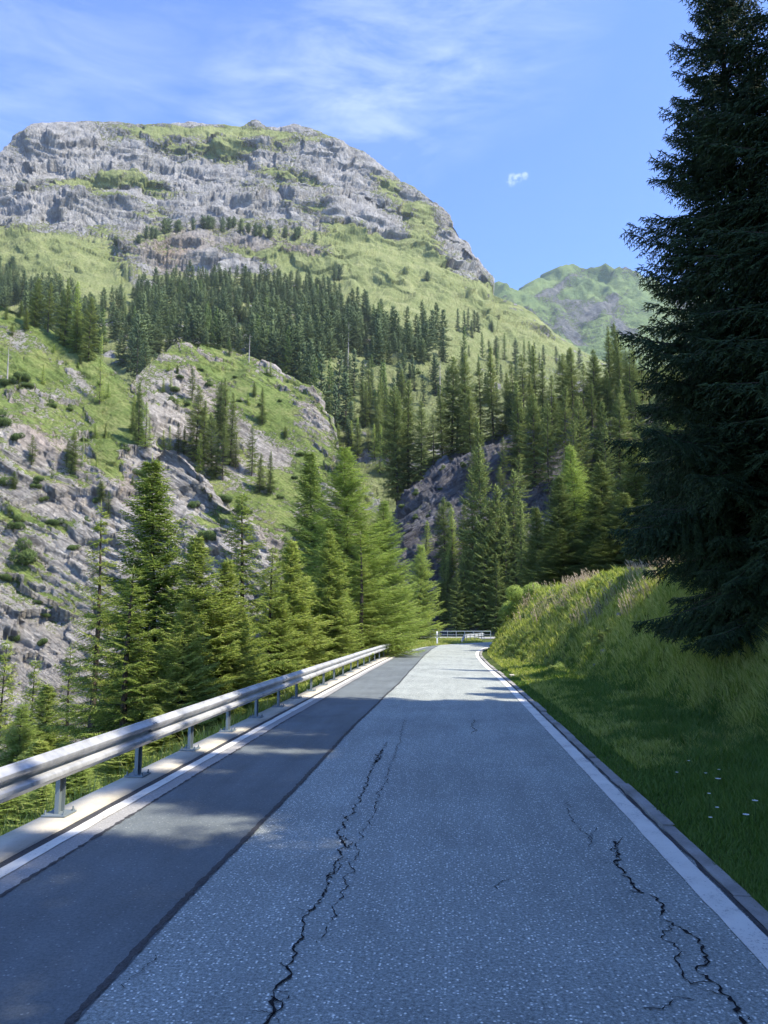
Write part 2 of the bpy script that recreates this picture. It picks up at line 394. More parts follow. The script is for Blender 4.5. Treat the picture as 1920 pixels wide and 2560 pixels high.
def gridfaces(nr, nc):
    i = np.arange(nr - 1)[:, None] * nc + np.arange(nc - 1)[None, :]
    return np.stack([i, i + 1, i + nc + 1, i + nc], -1).reshape(-1, 4)
me = mesh_np('ground', np.stack([GX, GY, GZ], -1).reshape(-1, 3), gridfaces(*GX.shape), M_TURF, True)
tag(link('ground', me), kind='structure')

def lerp_edges(f, A=LD, B=RD): return A + (B - A) * np.asarray(f)[..., None] if np.ndim(f) else A + (B - A) * f
def ribbon(A, B, z, nseg=1, jag=0, seed=0):
    """sheet between two polylines (same count)"""
    cols = [A + (B - A) * t for t in np.linspace(0, 1, nseg + 1)]
    if jag:
        r = np.random.default_rng(seed)
        cols[0] = cols[0] + r.normal(0, jag, (len(A), 1)) * np.array([1, 0]); cols[-1] = cols[-1] + r.normal(0, jag, (len(A), 1)) * np.array([1, 0])
    V = np.stack(cols, 1); n = len(A); V = np.concatenate([V, np.full((n, nseg + 1, 1), z)], -1)
    return V.reshape(-1, 3), gridfaces(n, nseg + 1)
def offx(P, d):
    t = np.gradient(P, axis=0); t /= np.linalg.norm(t, axis=1)[:, None]
    return P + np.stack([t[:, 1], -t[:, 0]], -1) * d
def fine(P, step=.25):
    L = np.concatenate([[0], np.cumsum(np.linalg.norm(np.diff(P, axis=0), axis=1))]); s = np.arange(0, L[-1], step)
    return np.stack([np.interp(s, L, P[:, 0]), np.interp(s, L, P[:, 1])], -1)
V, Fc = ribbon(LD, offx(RD, .19), 0.0, 4)
road = tag(link('road', mesh_np('road', V, Fc, M_ASPH)), kind='structure')
# hairpin return and bridge deck beyond
hp = np.array([(22, 75.4), (29, 77), (33, 82), (32, 88), (26, 91.5), (16, 91.8), (4, 90.5), (-8, 89)]); hp = dens(hp)
V, Fc = ribbon(offx(hp, -4.5), offx(hp, 4.0), 0.004, 3)
tag(link('bridge_road', mesh_np('bridge_road', V, Fc, M_SHOULDER)), kind='structure')

def sect(P, y0, y1): return P[(P[:, 1] >= y0) & (P[:, 1] <= y1)]
Lf = fine(LD, .25); 
def line_at(off0, y0, y1, step=.25, base=LD):
    """polyline parallel to the left edge; off measured in metres to the right of it"""
    q = fine(offx(base, off0), step); return q[(q[:, 1] >= y0) & (q[:, 1] <= y1)]
def strip(name, mat, a, b, y0, y1, z, base=LD, jag=0, seed=0, yend=None):
    A = line_at(a, y0, y1, .25, base); B = line_at(b, y0, y1, .25, base); n = min(len(A), len(B))
    V, Fc = ribbon(A[:n], B[:n], z, 1, jag, seed)
    o = link(name, mesh_np(name, V, Fc, mat), road); return o
# resurfaced left lane: near edge follows the measured seam, closing towards the bend
ya = np.arange(-20, 62, .2)
seamL = np.stack([np.interp(ya, [-20, 15, 30, 45, 62], [-3.28, -3.26, -3.15, -2.9, -1.4]), ya], -1)
seamR = np.stack([np.interp(ya, [-20, 6, 15, 26, 36, 46, 54, 62], [-1.84, -1.83, -1.78, -1.62, -1.55, -1.45, -1.25, -.9]), ya], -1)
rj = np.random.default_rng(5)
wob = np.cumsum(rj.normal(0, .004, len(ya))); wob -= np.linspace(0, wob[-1], len(ya)); 
seamR[:, 0] += wob; seamL[:, 0] += np.roll(wob, 50) * .7
V, Fc = ribbon(seamL, seamR, .004, 2, .004, 2); link('resurfaced_lane', mesh_np('resurfaced_lane', V, Fc, M_ASPD), road)
def rib2(name, mat, C, w, z, seed, jag=.3):
    r = np.random.default_rng(seed); ww = w * (1 + jag * r.normal(size=len(C))).clip(.15, 2.5)
    t = np.gradient(C, axis=0); t /= np.linalg.norm(t, axis=1)[:, None] + 1e-9; nrm = np.stack([t[:, 1], -t[:, 0]], -1)
    V, Fc = ribbon(C - nrm * ww[:, None] / 2, C + nrm * ww[:, None] / 2, z); return link(name, mesh_np(name, V, Fc, mat), road)
sR = fine(seamR, .05); sL = fine(seamL, .05)
rib2('seam', M_SEAM, sR + np.array([-.03, 0]), .05, .008, 11, .25)
rib2('seam', M_SEAM, sR + np.array([-.12, 0]), .14, .0065, 14, .5) if False else None
rib2('seam', M_SEAM, sL, .03, .008, 12, .5)
# pale edge band, painted edge lines, dark joint, concrete
V, Fc = ribbon(offx(LD, 0)[(LD[:, 1] < 46)], np.stack([np.interp(LD[LD[:, 1] < 46][:, 1], ya, seamL[:, 0]), LD[LD[:, 1] < 46][:, 1]], -1), .003)
link('pale_edge_band', mesh_np('pale_edge_band', V, Fc, M_SHOULDER), road)
strip('edge_line', M_PAINT, 0.0, .135, -20, 44.2, .010, LD, .003, 3)
strip('joint', M_SEAM, -.10, 0, -20, 43.8, .004, LD, .004, 4)
RDo = RD
strip('edge_line', M_PAINT, -.19, 0.0, -20, 200, .010, RDo, .003, 6)
strip('joint', M_SEAM, .015, .05, -20, 50, .009, RDo, .012, 8)
# joint lines of the old paving
if 0: rib2('paving_joint', M_SEAM, fine(np.array([(-.75, 3), (-.62, 6), (-.35, 12), (-.3, 17), (-.35, 24), (-.3, 34)]), .05), .018, .005, 21, .9)
# cracks traced on the road, as real ribbons of bitumen
def crack(pix, w, seed, jag=.018):
    r = np.random.default_rng(seed); P = np.array([onground(*p) for p in pix]); C = fine(P, .03)
    L = len(C); j = fbm(np.stack([np.arange(L) * .16, np.full(L, seed * 3.1), np.zeros(L)], -1), 4, .7) * jag * 6
    t = np.gradient(C, axis=0); t /= np.linalg.norm(t, axis=1)[:, None] + 1e-9
    C = C + np.stack([t[:, 1], -t[:, 0]], -1) * j[:, None] + r.normal(0, jag * .12, C.shape)
    parts = [(C, w, .6)]
    for k in range(int(len(C) / 14)):                 # hairline spurs breaking away from the main crack
        i0 = r.integers(0, len(C)); n_ = r.integers(3, 11); a0 = r.uniform(0, 6.28); stp = np.cumsum(np.stack([np.cos(a0 + r.normal(0, .7, n_)), np.sin(a0 + r.normal(0, .7, n_))], -1) * .018, axis=0)
        parts.append((np.vstack([C[i0:i0 + 1], C[i0] + stp]), w * .38, .4))
    Vs, Fs, nv = [], [], 0
    for Q, ww_, jj in parts:
        ww = ww_ * (1 + jj * r.normal(size=len(Q))).clip(.15, 3); t = np.gradient(Q, axis=0); t /= np.linalg.norm(t, axis=1)[:, None] + 1e-9; nr = np.stack([t[:, 1], -t[:, 0]], -1)
        V, Fc = ribbon(Q - nr * ww[:, None] / 2, Q + nr * ww[:, None] / 2, .007); Vs.append(V); Fs.append(Fc + nv); nv += len(V)
    link('crack', mesh_np('crack', np.concatenate(Vs), np.concatenate(Fs), M_CRACK), road)
crack([(968, 1855), (955, 1875), (940, 1895), (925, 1935), (910, 1975), (893, 2015), (875, 2040), (860, 2055), (845, 2088), (858, 2105), (855, 2125), (842, 2160), (830, 2180), (815, 2215), (800, 2255), (768, 2290), (762, 2330), (745, 2370), (722, 2415), (705, 2455), (690, 2490), (682, 2530), (672, 2580)], .012, 31)
crack([(955, 1875), (948, 1895), (935, 1910)], .022, 30)
crack([(842, 2088), (860, 2090), (862, 2125), (875, 2118), (880, 2105)], .008, 32)
crack([(842, 2160), (852, 2165), (840, 2175), (828, 2190), (832, 2200)], .008, 33)
crack([(690, 2490), (698, 2500), (692, 2530), (680, 2545)], .009, 34)
crack([(1012, 1800), (1000, 1850), (970, 1930), (940, 2020), (905, 2090), (880, 2160), (850, 2240), (820, 2310), (800, 2360)], .006, 35)
crack([(1540, 2105), (1545, 2125), (1552, 2150), (1540, 2170), (1560, 2190), (1590, 2215), (1600, 2235), (1620, 2238), (1645, 2255), (1658, 2290), (1672, 2315), (1700, 2318), (1730, 2335), (1755, 2350), (1762, 2385), (1752, 2420), (1780, 2455), (1815, 2490), (1840, 2520), (1860, 2570)], .015, 36, .02)
crack([(1672, 2315), (1650, 2340), (1705, 2390), (1702, 2400), (1712, 2440), (1735, 2462), (1755, 2458), (1780, 2455)], .008, 37)
crack([(1610, 2525), (1650, 2520), (1690, 2505), (1740, 2498)], .007, 38)
crack([(1418, 2005), (1422, 2030), (1430, 2050), (1450, 2075), (1470, 2090), (1475, 2120)], .005, 39)
crack([(1490, 2070), (1480, 2095), (1475, 2110)], .005, 40)
crack([(1552, 2095), (1545, 2110), (1530, 2120), (1535, 2150)], .006, 41)
crack([(1270, 2198), (1255, 2205), (1243, 2225)], .006, 42)
crack([(1186, 1800), (1180, 1815), (1190, 1825), (1178, 1835)], .012, 43)
crack([(390, 2390), (360, 2425), (330, 2450), (300, 2475)], .004, 44)

# kerb stones along the right edge, one object per stone run
kerb = MB(); K = fine(offx(RD, .055), 1.9); K2 = fine(offx(RD, .19), .92)
K = K[(K[:, 1] < 56)]
for i in range(len(K) - 1):
    a, b = K[i], K[i + 1]; d = (b - a) / np.linalg.norm(b - a); nn = np.array([d[1], -d[0]]) ; a = a + d * .012; b = b - d * .012
    hgt = .028 + .014 * math.sin(i * 2.3); o_ = .008 * math.sin(i * 5.1); w_ = .10 + .015 * math.sin(i * 3.3)
    q = [a + nn * o_, b + nn * o_, b + nn * (w_ + o_), a + nn * (w_ + o_)]
    kerb.add([(p[0], p[1], -.1) for p in q] + [(p[0], p[1], hgt) for p in q], [(4, 7, 6, 5), (0, 1, 5, 4), (1, 2, 6, 5), (2, 3, 7, 6), (3, 0, 4, 7)])
ko = kerb.build('kerb', M_KERB, None, .012); tag(ko, kind='structure')

# concrete parapet strip under the barrier
A = line_at(-.52, -20, 44.4); B = line_at(-.10, -20, 44.4); n = min(len(A), len(B)); A, B = A[:n], B[:n]
V = np.concatenate([np.c_[A, np.full(n, -.8)], np.c_[A, np.full(n, .02)], np.c_[B, np.full(n, .02)], np.c_[B, np.full(n, -.2)]])
i = np.arange(n - 1); Fc = np.concatenate([np.stack([i + k * n, i + 1 + k * n, i + 1 + (k + 1) * n, i + (k + 1) * n], -1) for k in range(3)])
tag(link('concrete_edge_beam', mesh_np('concrete_edge_beam', V, Fc, M_CONC)), kind='structure')

# ------------------------------------------------------------------ guardrails
PROF = [(-.0, .0), (.018, .006), (.03, .03), (.072, .052), (.083, .065), (.083, .098), (.072, .112), (.022, .137), (.014, .15), (.014, .165),
        (.022, .178), (.072, .203), (.083, .217), (.083, .250), (.072, .263), (.03, .285), (.018, .308), (0, .314)]   # (out towards the road, up)
def beam(pts, zs, name, parent, side=1, scale=1.0):
    n = len(pts); t = np.gradient(pts, axis=0); t /= np.linalg.norm(t, axis=1)[:, None]; nr = np.stack([t[:, 1], -t[:, 0]], -1) * side
    k = len(PROF); V = []
    for th in (0, -.004):
        for (o, u) in PROF:
            V.append(np.c_[pts + nr * (o + th) * scale, zs + u * scale])
    V = np.concatenate(V); m = 2 * k; Fc = []
    ring = list(range(k)) + list(range(2 * k - 1, k - 1, -1)); i = np.arange(n - 1)
    for a, b in zip(ring, ring[1:] + ring[:1]): Fc.append(np.stack([i + a * n, i + 1 + a * n, i + 1 + b * n, i + b * n], -1))
    me = mesh_np(name, V, np.concatenate(Fc), M_STEEL); o = link(name, me, parent)
    for p in me.polygons: p.use_smooth = True
    try: me.set_sharp_from_angle(angle=R(40))
    except Exception: pass
    return o
def guardrail(path, label, z0, spacing, first, seglen=4.0, side=1, endramp=0, postw=.1):
    root = empty('guardrail', (path[0][0], path[0][1], 0)); tag(root, label, 'guardrail', None)
    P = fine(path, .25) ; L = np.concatenate([[0], np.cumsum(np.linalg.norm(np.diff(P, axis=0), axis=1))])
    org = np.array(path[0]); tot = L[-1]; s = 0
    def at(q): return np.array([np.interp(q, L, P[:, 0]), np.interp(q, L, P[:, 1])])
    def hz(q): return z0 - (np.clip(endramp - np.asarray(q, float), 0, None) / endramp * z0 * .95 if endramp else 0 * np.asarray(q, float))
    j = 0
    while s < tot - .1:
        e = min(s + seglen + .16, tot); q = np.linspace(s, e, max(3, int((e - s) / .4)))
        pts = np.stack([np.interp(q, L, P[:, 0]), np.interp(q, L, P[:, 1])], -1)
        nud = .0025 * (j % 2); j += 1
        t = np.gradient(pts, axis=0); t /= np.linalg.norm(t, axis=1)[:, None]; pts = pts + np.stack([t[:, 1], -t[:, 0]], -1) * nud * side
        b = beam(pts - org, hz(q) + nud, 'rail_beam', root, side)
        for zz in (.05, .265, .157):
            for dq in (.05, .11):
                c = at(min(s + dq, tot)) - org; tt = (at(min(s + .3, tot)) - at(s)); tt = tt / (np.linalg.norm(tt) + 1e-9); nn = np.array([tt[1], -tt[0]]) * side
                off = .018 if zz == .157 else .058
                z_ = float(hz(s)) + zz
                bl = MB(); bl.cyl((c[0] + nn[0] * (off - .01), c[1] + nn[1] * (off - .01), z_), (c[0] + nn[0] * (off + .035), c[1] + nn[1] * (off + .035), z_), .012, .009, 6)
                if j < 6: bl.build('bolt', M_PSTEEL, b)
        s += seglen
    q = first; kk = 0
    while q < tot:
        c = at(q) - org; tt = at(min(q + .2, tot)) - at(max(q - .2, 0)); tt /= np.linalg.norm(tt); ang = math.atan2(tt[1], tt[0]) - math.pi / 2
        top = float(hz(q)) + .20
        pm = MB(); w = postw                           # channel section post, open away from traffic
        pm.box(-.045, -.037, -w / 2, w / 2, .02, top); pm.box(-.037, .0, -w / 2, -w / 2 + .008, .02, top); pm.box(-.037, .0, w / 2 - .008, w / 2, .02, top)
        pm.box(-.047, -.002, -w / 2 + .02, w / 2 - .02, top - .10, top + .03)
        po = pm.build('post', M_PSTEEL, root); po.location = (c[0] - side * (.045) * math.cos(ang), c[1] - side * .045 * math.sin(ang), 0); po.rotation_euler = (0, 0, ang)
        bp = MB(); bp.box(-.15, .10, -.13, .13, .024, .042); bpo = bp.build('base_plate', M_PSTEEL, po, .003)
        if kk < 9:
            for bx in (-.12, .075):
                for by in (-.10, .10):
                    bb = MB(); bb.cyl((bx, by, .040), (bx, by, .055), .018, .018, 6); bb.cyl((bx, by, .054), (bx, by, .085), .009, .009, 6); bb.build('anchor_bolt', M_PSTEEL, po)
        q += spacing; kk += 1
    return root
railpath = fine(np.array(offx(LD, -.31)), .5); railpath = railpath[(railpath[:, 1] > 1.5) & (railpath[:, 1] < 44.6)]
guardrail(railpath, 'long steel guardrail on posts bolted to the concrete edge along the left of the road', .40, 2.0, 7.45 - 1.5, postw=.13)
g2 = fine(dens(np.array([(1.0, 68.6), (1.6, 73.5), (2.7, 78), (3.6, 83)])), .5)
guardrail(g2, 'short guardrail with ramped-down end beside the far bend', .42, 2.0, 2.2, 4, -1, 3.2)

# bridge railing, posts and bars
br = empty('bridge_railing', (-2.2, 84.6, 0)); tag(br, 'grey tubular steel railing on posts along the far bridge', 'railing')
def pbar(a, b, r, name): m = MB(); m.cyl(a, b, r, r, 8); return m.build(name, M_RAILP, br)
pbar((0, 0, .80), (6.6, .3, .80), .035, 'top_rail'); pbar((0, 0, .42), (6.6, .3, .42), .02, 'middle_rail')
for i in range(8):
    pbar((i * .93 + .05, i * .043, -.1), (i * .93 + .05, i * .043, .80), .03, 'post')
# delineator post
dl = empty('delineator_post', (*onground(1093, 1613), 0)); tag(dl, 'white roadside marker post with black band at the left edge of the bend', 'marker post')
m = MB(); m.add([(-.06, -.05, 0), (.06, -.05, 0), (.06, .05, 0), (-.06, .05, 0), (-.05, -.04, 1.0), (.05, -.04, 1.0), (.05, .04, 1.1), (-.05, .04, 1.1)],
      [(0, 3, 2, 1), (4, 5, 6, 7), (0, 1, 5, 4), (1, 2, 6, 5), (2, 3, 7, 6), (3, 0, 4, 7)]); m.build('body', M_WHITE, dl, .008)
m = MB(); m.box(-.060, .060, -.058, .056, .62, .82); m.build('band', M_BLACK, dl)
m = MB(); m.box(-.025, .025, -.064, -.060, .65, .79); m.build('reflector', M_REFL, dl)

# ------------------------------------------------------------------ terrain sheets laid out by azimuth and distance
class Sheet: pass
def sheet(name, cols, top, ybot, Dfun, nrows, disp, attrf, mat, back=(60, 40), tpow=1.0):
    px = np.asarray(cols, float); yt = np.interp(px, *zip(*top)); yb = np.interp(px, *zip(*ybot)) if isinstance(ybot, list) else np.full(px.shape, float(ybot))
    t = np.linspace(0, 1, nrows)[:, None] ** tpow
    PY = yb[None] + (yt - yb)[None] * t; PX = np.broadcast_to(px[None], PY.shape)
    D = Dfun(PX, PY, yt[None] + 0 * PY)
    P = pt(PX, PY, D)
    last = P[-1]
    dirs = last[:, :2] / np.linalg.norm(last[:, :2], axis=1)[:, None]
    for k in (1, 2, 3):                                # the ground falls away behind the crest
        q = last.copy(); q[:, :2] += dirs * back[0] * k; q[:, 2] -= back[1] * k * (k + 1) / 2; P = np.concatenate([P, q[None]])
    nr, nc = P.shape[:2]
    N = np.cross(np.gradient(P, axis=1), np.gradient(P, axis=0)); N /= np.linalg.norm(N, axis=2)[..., None] + 1e-9
    if (N * P).sum(-1).mean() > 0: N = -N
    PXf = np.concatenate([PX] + [PX[-1:]] * 3); PYf = np.concatenate([PY] + [PY[-1:]] * 3)
    Pf = P.reshape(-1, 3); dd, aux = disp(Pf, PXf.ravel(), PYf.ravel())
    Pd = Pf + N.reshape(-1, 3) * dd[:, None]
    G = Pd.reshape(nr, nc, 3); N2 = np.cross(np.gradient(G, axis=1), np.gradient(G, axis=0)); N2 /= np.linalg.norm(N2, axis=2)[..., None] + 1e-9
    if (N2 * G).sum(-1).mean() > 0: N2 = -N2
    at = attrf(Pd, PXf.ravel(), PYf.ravel(), N2.reshape(-1, 3), dd, aux)
    me = mesh_np(name, Pd, gridfaces(nr, nc), mat, True, at)
    o = tag(link(name, me), kind='structure')
    s = Sheet(); s.P = Pd; s.px, s.py = topix(Pd[:, 0], Pd[:, 1], Pd[:, 2]); s.o = o
    s.n = nr * nc - 3 * nc; return s
def at_sheet(s, px, py):
    i = np.argmin((s.px[:s.n] - px) ** 2 + (s.py[:s.n] - py) ** 2); return s.P[i]
def blobs(px, py, L):
    r = np.zeros(px.shape)
    for (x, y, rx, ry, ang, w) in L:
        c, s_ = math.cos(R(ang)), math.sin(R(ang)); u = ((px - x) * c + (py - y) * s_) / rx; v = (-(px - x) * s_ + (py - y) * c) / ry
        r += w * np.exp(-(u * u + v * v))
    return r
# --- A: the big cliffed mountain, its meadows and the slopes below it
RID = [(-900, 560), (-400, 470), (-150, 420), (0, 380), (30, 362), (75, 312), (100, 308), (200, 304), (300, 305), (350, 314), (420, 312), (470, 306), (500, 310), (560, 313), (600, 316), (640, 306), (665, 318), (700, 318), (735, 312), (790, 325), (840, 345), (870, 370),
       (945, 408), (1003, 455), (1080, 500), (1132, 560), (1172, 620), (1200, 668), (1228, 700), (1234, 738), (1246, 743), (1290, 760), (1330, 782), (1385, 830), (1440, 868), (1500, 900), (1700, 960), (2300, 1000)]
base_y = [250, 310, 360, 400, 440, 475, 500, 570, 585, 600, 690, 705, 760, 830, 900, 1000, 1100, 1300, 1520]
base_D = [985, 962, 938, 930, 905, 900, 872, 846, 835, 800, 768, 708, 605, 500, 410, 340, 290, 230, 200]
def DA(px, py, yt):
    w = sstep(1000, 0, py) ** 0 * np.clip((1010 - py) / np.maximum(1010 - yt, 1), 0, 1)
    y2 = py - .68 * np.clip(yt - 310, 0, 600) * w
    lf = np.clip(-px, 0, 900) / 900.
    return np.interp(y2, base_y, base_D) * (1 - .35 * lf)
rockbl = [(430, 640, 260, 55, 5, -1.2), (150, 700, 90, 40, 35, -.9), (650, 620, 180, 55, 5, -1.), (340, 690, 60, 35, 40, -.9), (800, 640, 60, 50, 30, -.6), (955, 690, 50, 22, 55, -1.), (870, 720, 70, 22, 55, -.9),
          (1010, 700, 18, 26, 0, -1.3), (1190, 740, 80, 14, 25, -1.), (1040, 790, 45, 12, 0, -.9), (1220, 800, 55, 22, 10, -1.2), (1035, 755, 18, 12, 0, -1.),
          (1150, 690, 90, 40, 55, -.7), (930, 590, 200, 60, 30, -.25), (510, 890, 60, 20, 0, -.6), (900, 960, 60, 25, 10, -.5), (1330, 830, 90, 15, 25, -.9), (1010, 905, 30, 14, 0, -.9), (1250, 780, 40, 16, 30, -.8)]
grsbl = [(260, 455, 130, 16, 3, .9), (60, 470, 60, 10, -3, .6), (330, 510, 90, 12, 8, .8), (380, 470, 60, 18, 20, .5), (560, 380, 120, 10, 3, .55), (640, 335, 170, 10, 2, .7), (500, 330, 140, 12, 0, .6), (520, 395, 60, 9, 0, .4),
         (700, 440, 130, 14, 12, .5), (820, 480, 90, 14, 25, .5), (760, 520, 90, 10, 5, .5), (360, 540, 60, 12, 0, .7), (860, 570, 90, 16, 20, .6), (900, 610, 60, 12, 20, .6), (1060, 560, 45, 60, 10, .5), (1070, 610, 50, 50, 0, .6), (760, 360, 60, 10, 10, .4), (950, 460, 60, 16, 40, .4),
         (70, 640, 170, 30, 12, 1.4), (40, 600, 120, 14, 8, 1.), (240, 745, 200, 22, 5, 1.3), (700, 650, 160, 14, 8, .9), (820, 700, 90, 24, 20, 1.), (880, 660, 60, 22, 0, .8), (1060, 730, 200, 60, 25, 1.3), (1150, 840, 260, 60, 15, 1.1), (960, 1000, 260, 110, 0, .9), (1000, 640, 120, 22, 20, .6)]
def dispA(P, px, py):
    yb_ = np.interp(px, [-900, 0, 800, 900, 1000, 1100, 1160, 1240], [560, 590, 590, 590, 615, 650, 685, 725]); up = sstep(18, -22, py - yb_) * sstep(1250, 1235, px)
    w1 = P + fbm(P / 50.)[:, None] * 18
    tilt = np.stack([P[:, 0] + .25 * P[:, 2], P[:, 1], P[:, 2] - .16 * P[:, 0]], -1); tilt = tilt + fbm(P / 45. + 4)[:, None] * 14
    f1, e1 = facet(tilt / np.array([75, 60, 34.]), 1); f2, e2 = facet(tilt / np.array([26, 22, 17.]), 2); f3, e3 = facet(tilt / np.array([9, 9, 8.]), 3)
    gul = ridged(np.stack([P[:, 0] / 60 + P[:, 2] / 160, P[:, 1] / 200, P[:, 2] / 220], -1) + fbm(P / 60. + 2)[:, None] * .35, 4)
    led = fbm(np.stack([P[:, 0] / 300, P[:, 1] / 260, P[:, 2] / 42 + .10 * P[:, 0] / 100], -1) + 3, 3, .5)
    rk = np.clip(up + np.clip(-blobs(px, py, rockbl), 0, 1), 0, 1)
    soft = fbm(P / 60., 5) * 11 + fbm(P / 14. + 3, 4) * 3.2 + .8 * np.round(fbm(P / 9., 3) * 4)
    top = .4 + .6 * sstep(0, 50, py - np.interp(px, *zip(*RID)))
    d = (rk * (f1 * 7 + f2 * 3.4 + f3 * 1.3 + gul * 6 + np.round(led * 5) / 5 * 17 + fbm(P / 5., 2) * .5) + (1 - rk) * soft) * top
    crk = sstep(.10, .0, e1) * .5 + sstep(.14, .0, e2) * .6 + sstep(.16, 0, e3) * .35
    return d, (crk, gul, led, rk)
def attrA(P, px, py, N, d, aux):
    crk, gul, led, rk = aux
    nz = N[:, 2]; q = (nz - np.median(nz[rk > .5])) / (nz[rk > .5].std() + 1e-6)
    v = .95 - rk * .47 + np.clip(q, -1.5, 1.8) * .13 * rk + blobs(px, py, grsbl) * .75 + rk * fbm(P / 80. + 9, 4) * .75 - .12 * rk * np.clip(gul, 0, 1)
    v -= rk * .30 * blobs(px, py, [(450, 520, 260, 30, 0, 1.), (900, 540, 140, 60, 35, .8), (120, 420, 120, 30, 0, .7), (620, 430, 120, 20, 10, .6), (1130, 600, 60, 60, 50, 1.)])
    low = sstep(600, 800, py) * (1 - rk); v -= low * .75 * sstep(.12, .45, fbm(P / 15. + 1, 4) + .25 * ridged(P / 30., 2))
    warm = blobs(px, py, [(410, 625, 90, 32, 0, .9), (430, 660, 60, 40, 60, .5), (650, 630, 170, 25, 5, .55), (950, 690, 80, 30, 40, .7), (1140, 540, 50, 30, 50, .5), (1010, 700, 20, 30, 0, .6), (170, 710, 80, 30, 30, .5), (760, 620, 60, 30, 0, .4)])
    return {'veg': v, 'warm': np.clip(warm, 0, 1), 'crack': np.clip(crk, 0, 1)}
A_ = sheet('mountain', np.concatenate([np.arange(-900, -40, 12), np.arange(-40, 1560, 2.2), np.arange(1560, 2300, 14)]), RID, 1520, DA, 520, dispA, attrA, M_MTN, (90, 30))
# --- F: far green mountain to the right
RF = [(x_, y_ + 9) for x_, y_ in [(900, 800), (1200, 760), (1240, 738), (1290, 740), (1340, 715), (1385, 700), (1420, 694), (1480, 700), (1500, 702), (1520, 712), (1540, 705), (1555, 700), (1575, 715), (1640, 730), (1760, 745), (1900, 720), (2300, 640)]]
def dispF(P, px, py):
    r = ridged(P / 420. + np.array([0, 0, 0]), 5); return r * 70 + ridged(P / 130., 4) * 30 + fbm(P / 40., 3) * 8, (r,)
def attrF(P, px, py, N, d, aux):
    v = .88 + fbm(P / 260. + 4, 4) * 1.1 - blobs(px, py, [(1500, 800, 60, 14, -35, .6), (1390, 740, 60, 9, -25, .5), (1550, 705, 30, 8, 0, .6), (1430, 880, 50, 12, 50, .4), (1540, 860, 50, 14, 60, .5)])
    return {'veg': v, 'warm': 0 * v, 'crack': np.clip(-aux[0], 0, 1)}
F_ = sheet('distant_mountain', np.arange(900, 2300, 4), RF, 1000, lambda px, py, yt: np.interp(py, [690, 800, 1000], [2650, 2350, 1900]) + .6 * (px - 1400), 160, dispF, attrF, M_FAR, (300, 120))
# --- C: grassy rocky hump above the gorge
RC = [(200, 1100), (290, 1010), (330, 955), (380, 905), (430, 866), (470, 858), (520, 856), (560, 870), (626, 893), (678, 917), (730, 943), (787, 988), (826, 1050), (850, 1120), (875, 1200), (900, 1290), (930, 1400)]
def dispC(P, px, py):
    th = R(35); u = P[:, 0] * math.cos(th) - P[:, 2] * math.sin(th); v = P[:, 0] * math.sin(th) + P[:, 2] * math.cos(th)
    Q = np.stack([u / 55, P[:, 1] / 30, v / 5.0], -1); l = fbm(Q + fbm(P / 30.)[:, None] * .5, 5, .6)
    r = ridged(np.stack([u / 30, P[:, 1] / 18, v / 2.6], -1) + fbm(P / 9.)[:, None] * .3, 4)
    m = sstep(-.15, .25, fbm(P / 34. + 8, 3) + .2)
    f1, e1 = facet(np.stack([u / 11, P[:, 1] / 7, v / 4.2], -1) + fbm(P / 9.)[:, None] * .5, 4); f2, e2 = facet(np.stack([u / 4.2, P[:, 1] / 3, v / 1.6], -1) + fbm(P / 4.)[:, None] * .4, 5)
    crk = sstep(.12, 0, e1) * .6 + sstep(.16, 0, e2) * .5
    return (np.round(l * 6) / 6 * 2.0 + r * .5 + f1 * 1.1 + f2 * .6) * (.25 + .75 * m) + fbm(P / 35., 3) * 5 + fbm(P / 2.5, 3) * .3, (l, crk, m)
def attrC(P, px, py, N, d, aux):
    l, r, m = aux
    nz = N[:, 2]; q = np.clip((nz - np.median(nz)) / nz.std(), -1.6, 1.6)
    v = .68 - .36 * m * (l > .0) + .5 * fbm(P / 22. + 2, 4) + .16 * q + blobs(px, py, [(560, 930, 160, 30, 12, .35), (700, 1040, 60, 60, 40, .25), (330, 1150, 40, 40, 0, .3), (470, 900, 60, 10, 0, -.4), (620, 1080, 60, 20, 35, -.4), (690, 1130, 50, 30, 35, -.45), (560, 1150, 60, 60, 0, -.2)])
    return {'veg': v, 'warm': np.clip(fbm(P / 30. + 6, 3) + .25, 0, 1) * .8, 'crack': np.clip(r, 0, 1)}
C_ = sheet('rocky_hump', np.arange(200, 930, 2.2), RC, 1500, lambda px, py, yt: np.interp(py, [850, 1000, 1200, 1350, 1500], [262, 232, 200, 180, 165]) + 0 * px, 300, dispC, attrC, M_HILL, (18, 14))
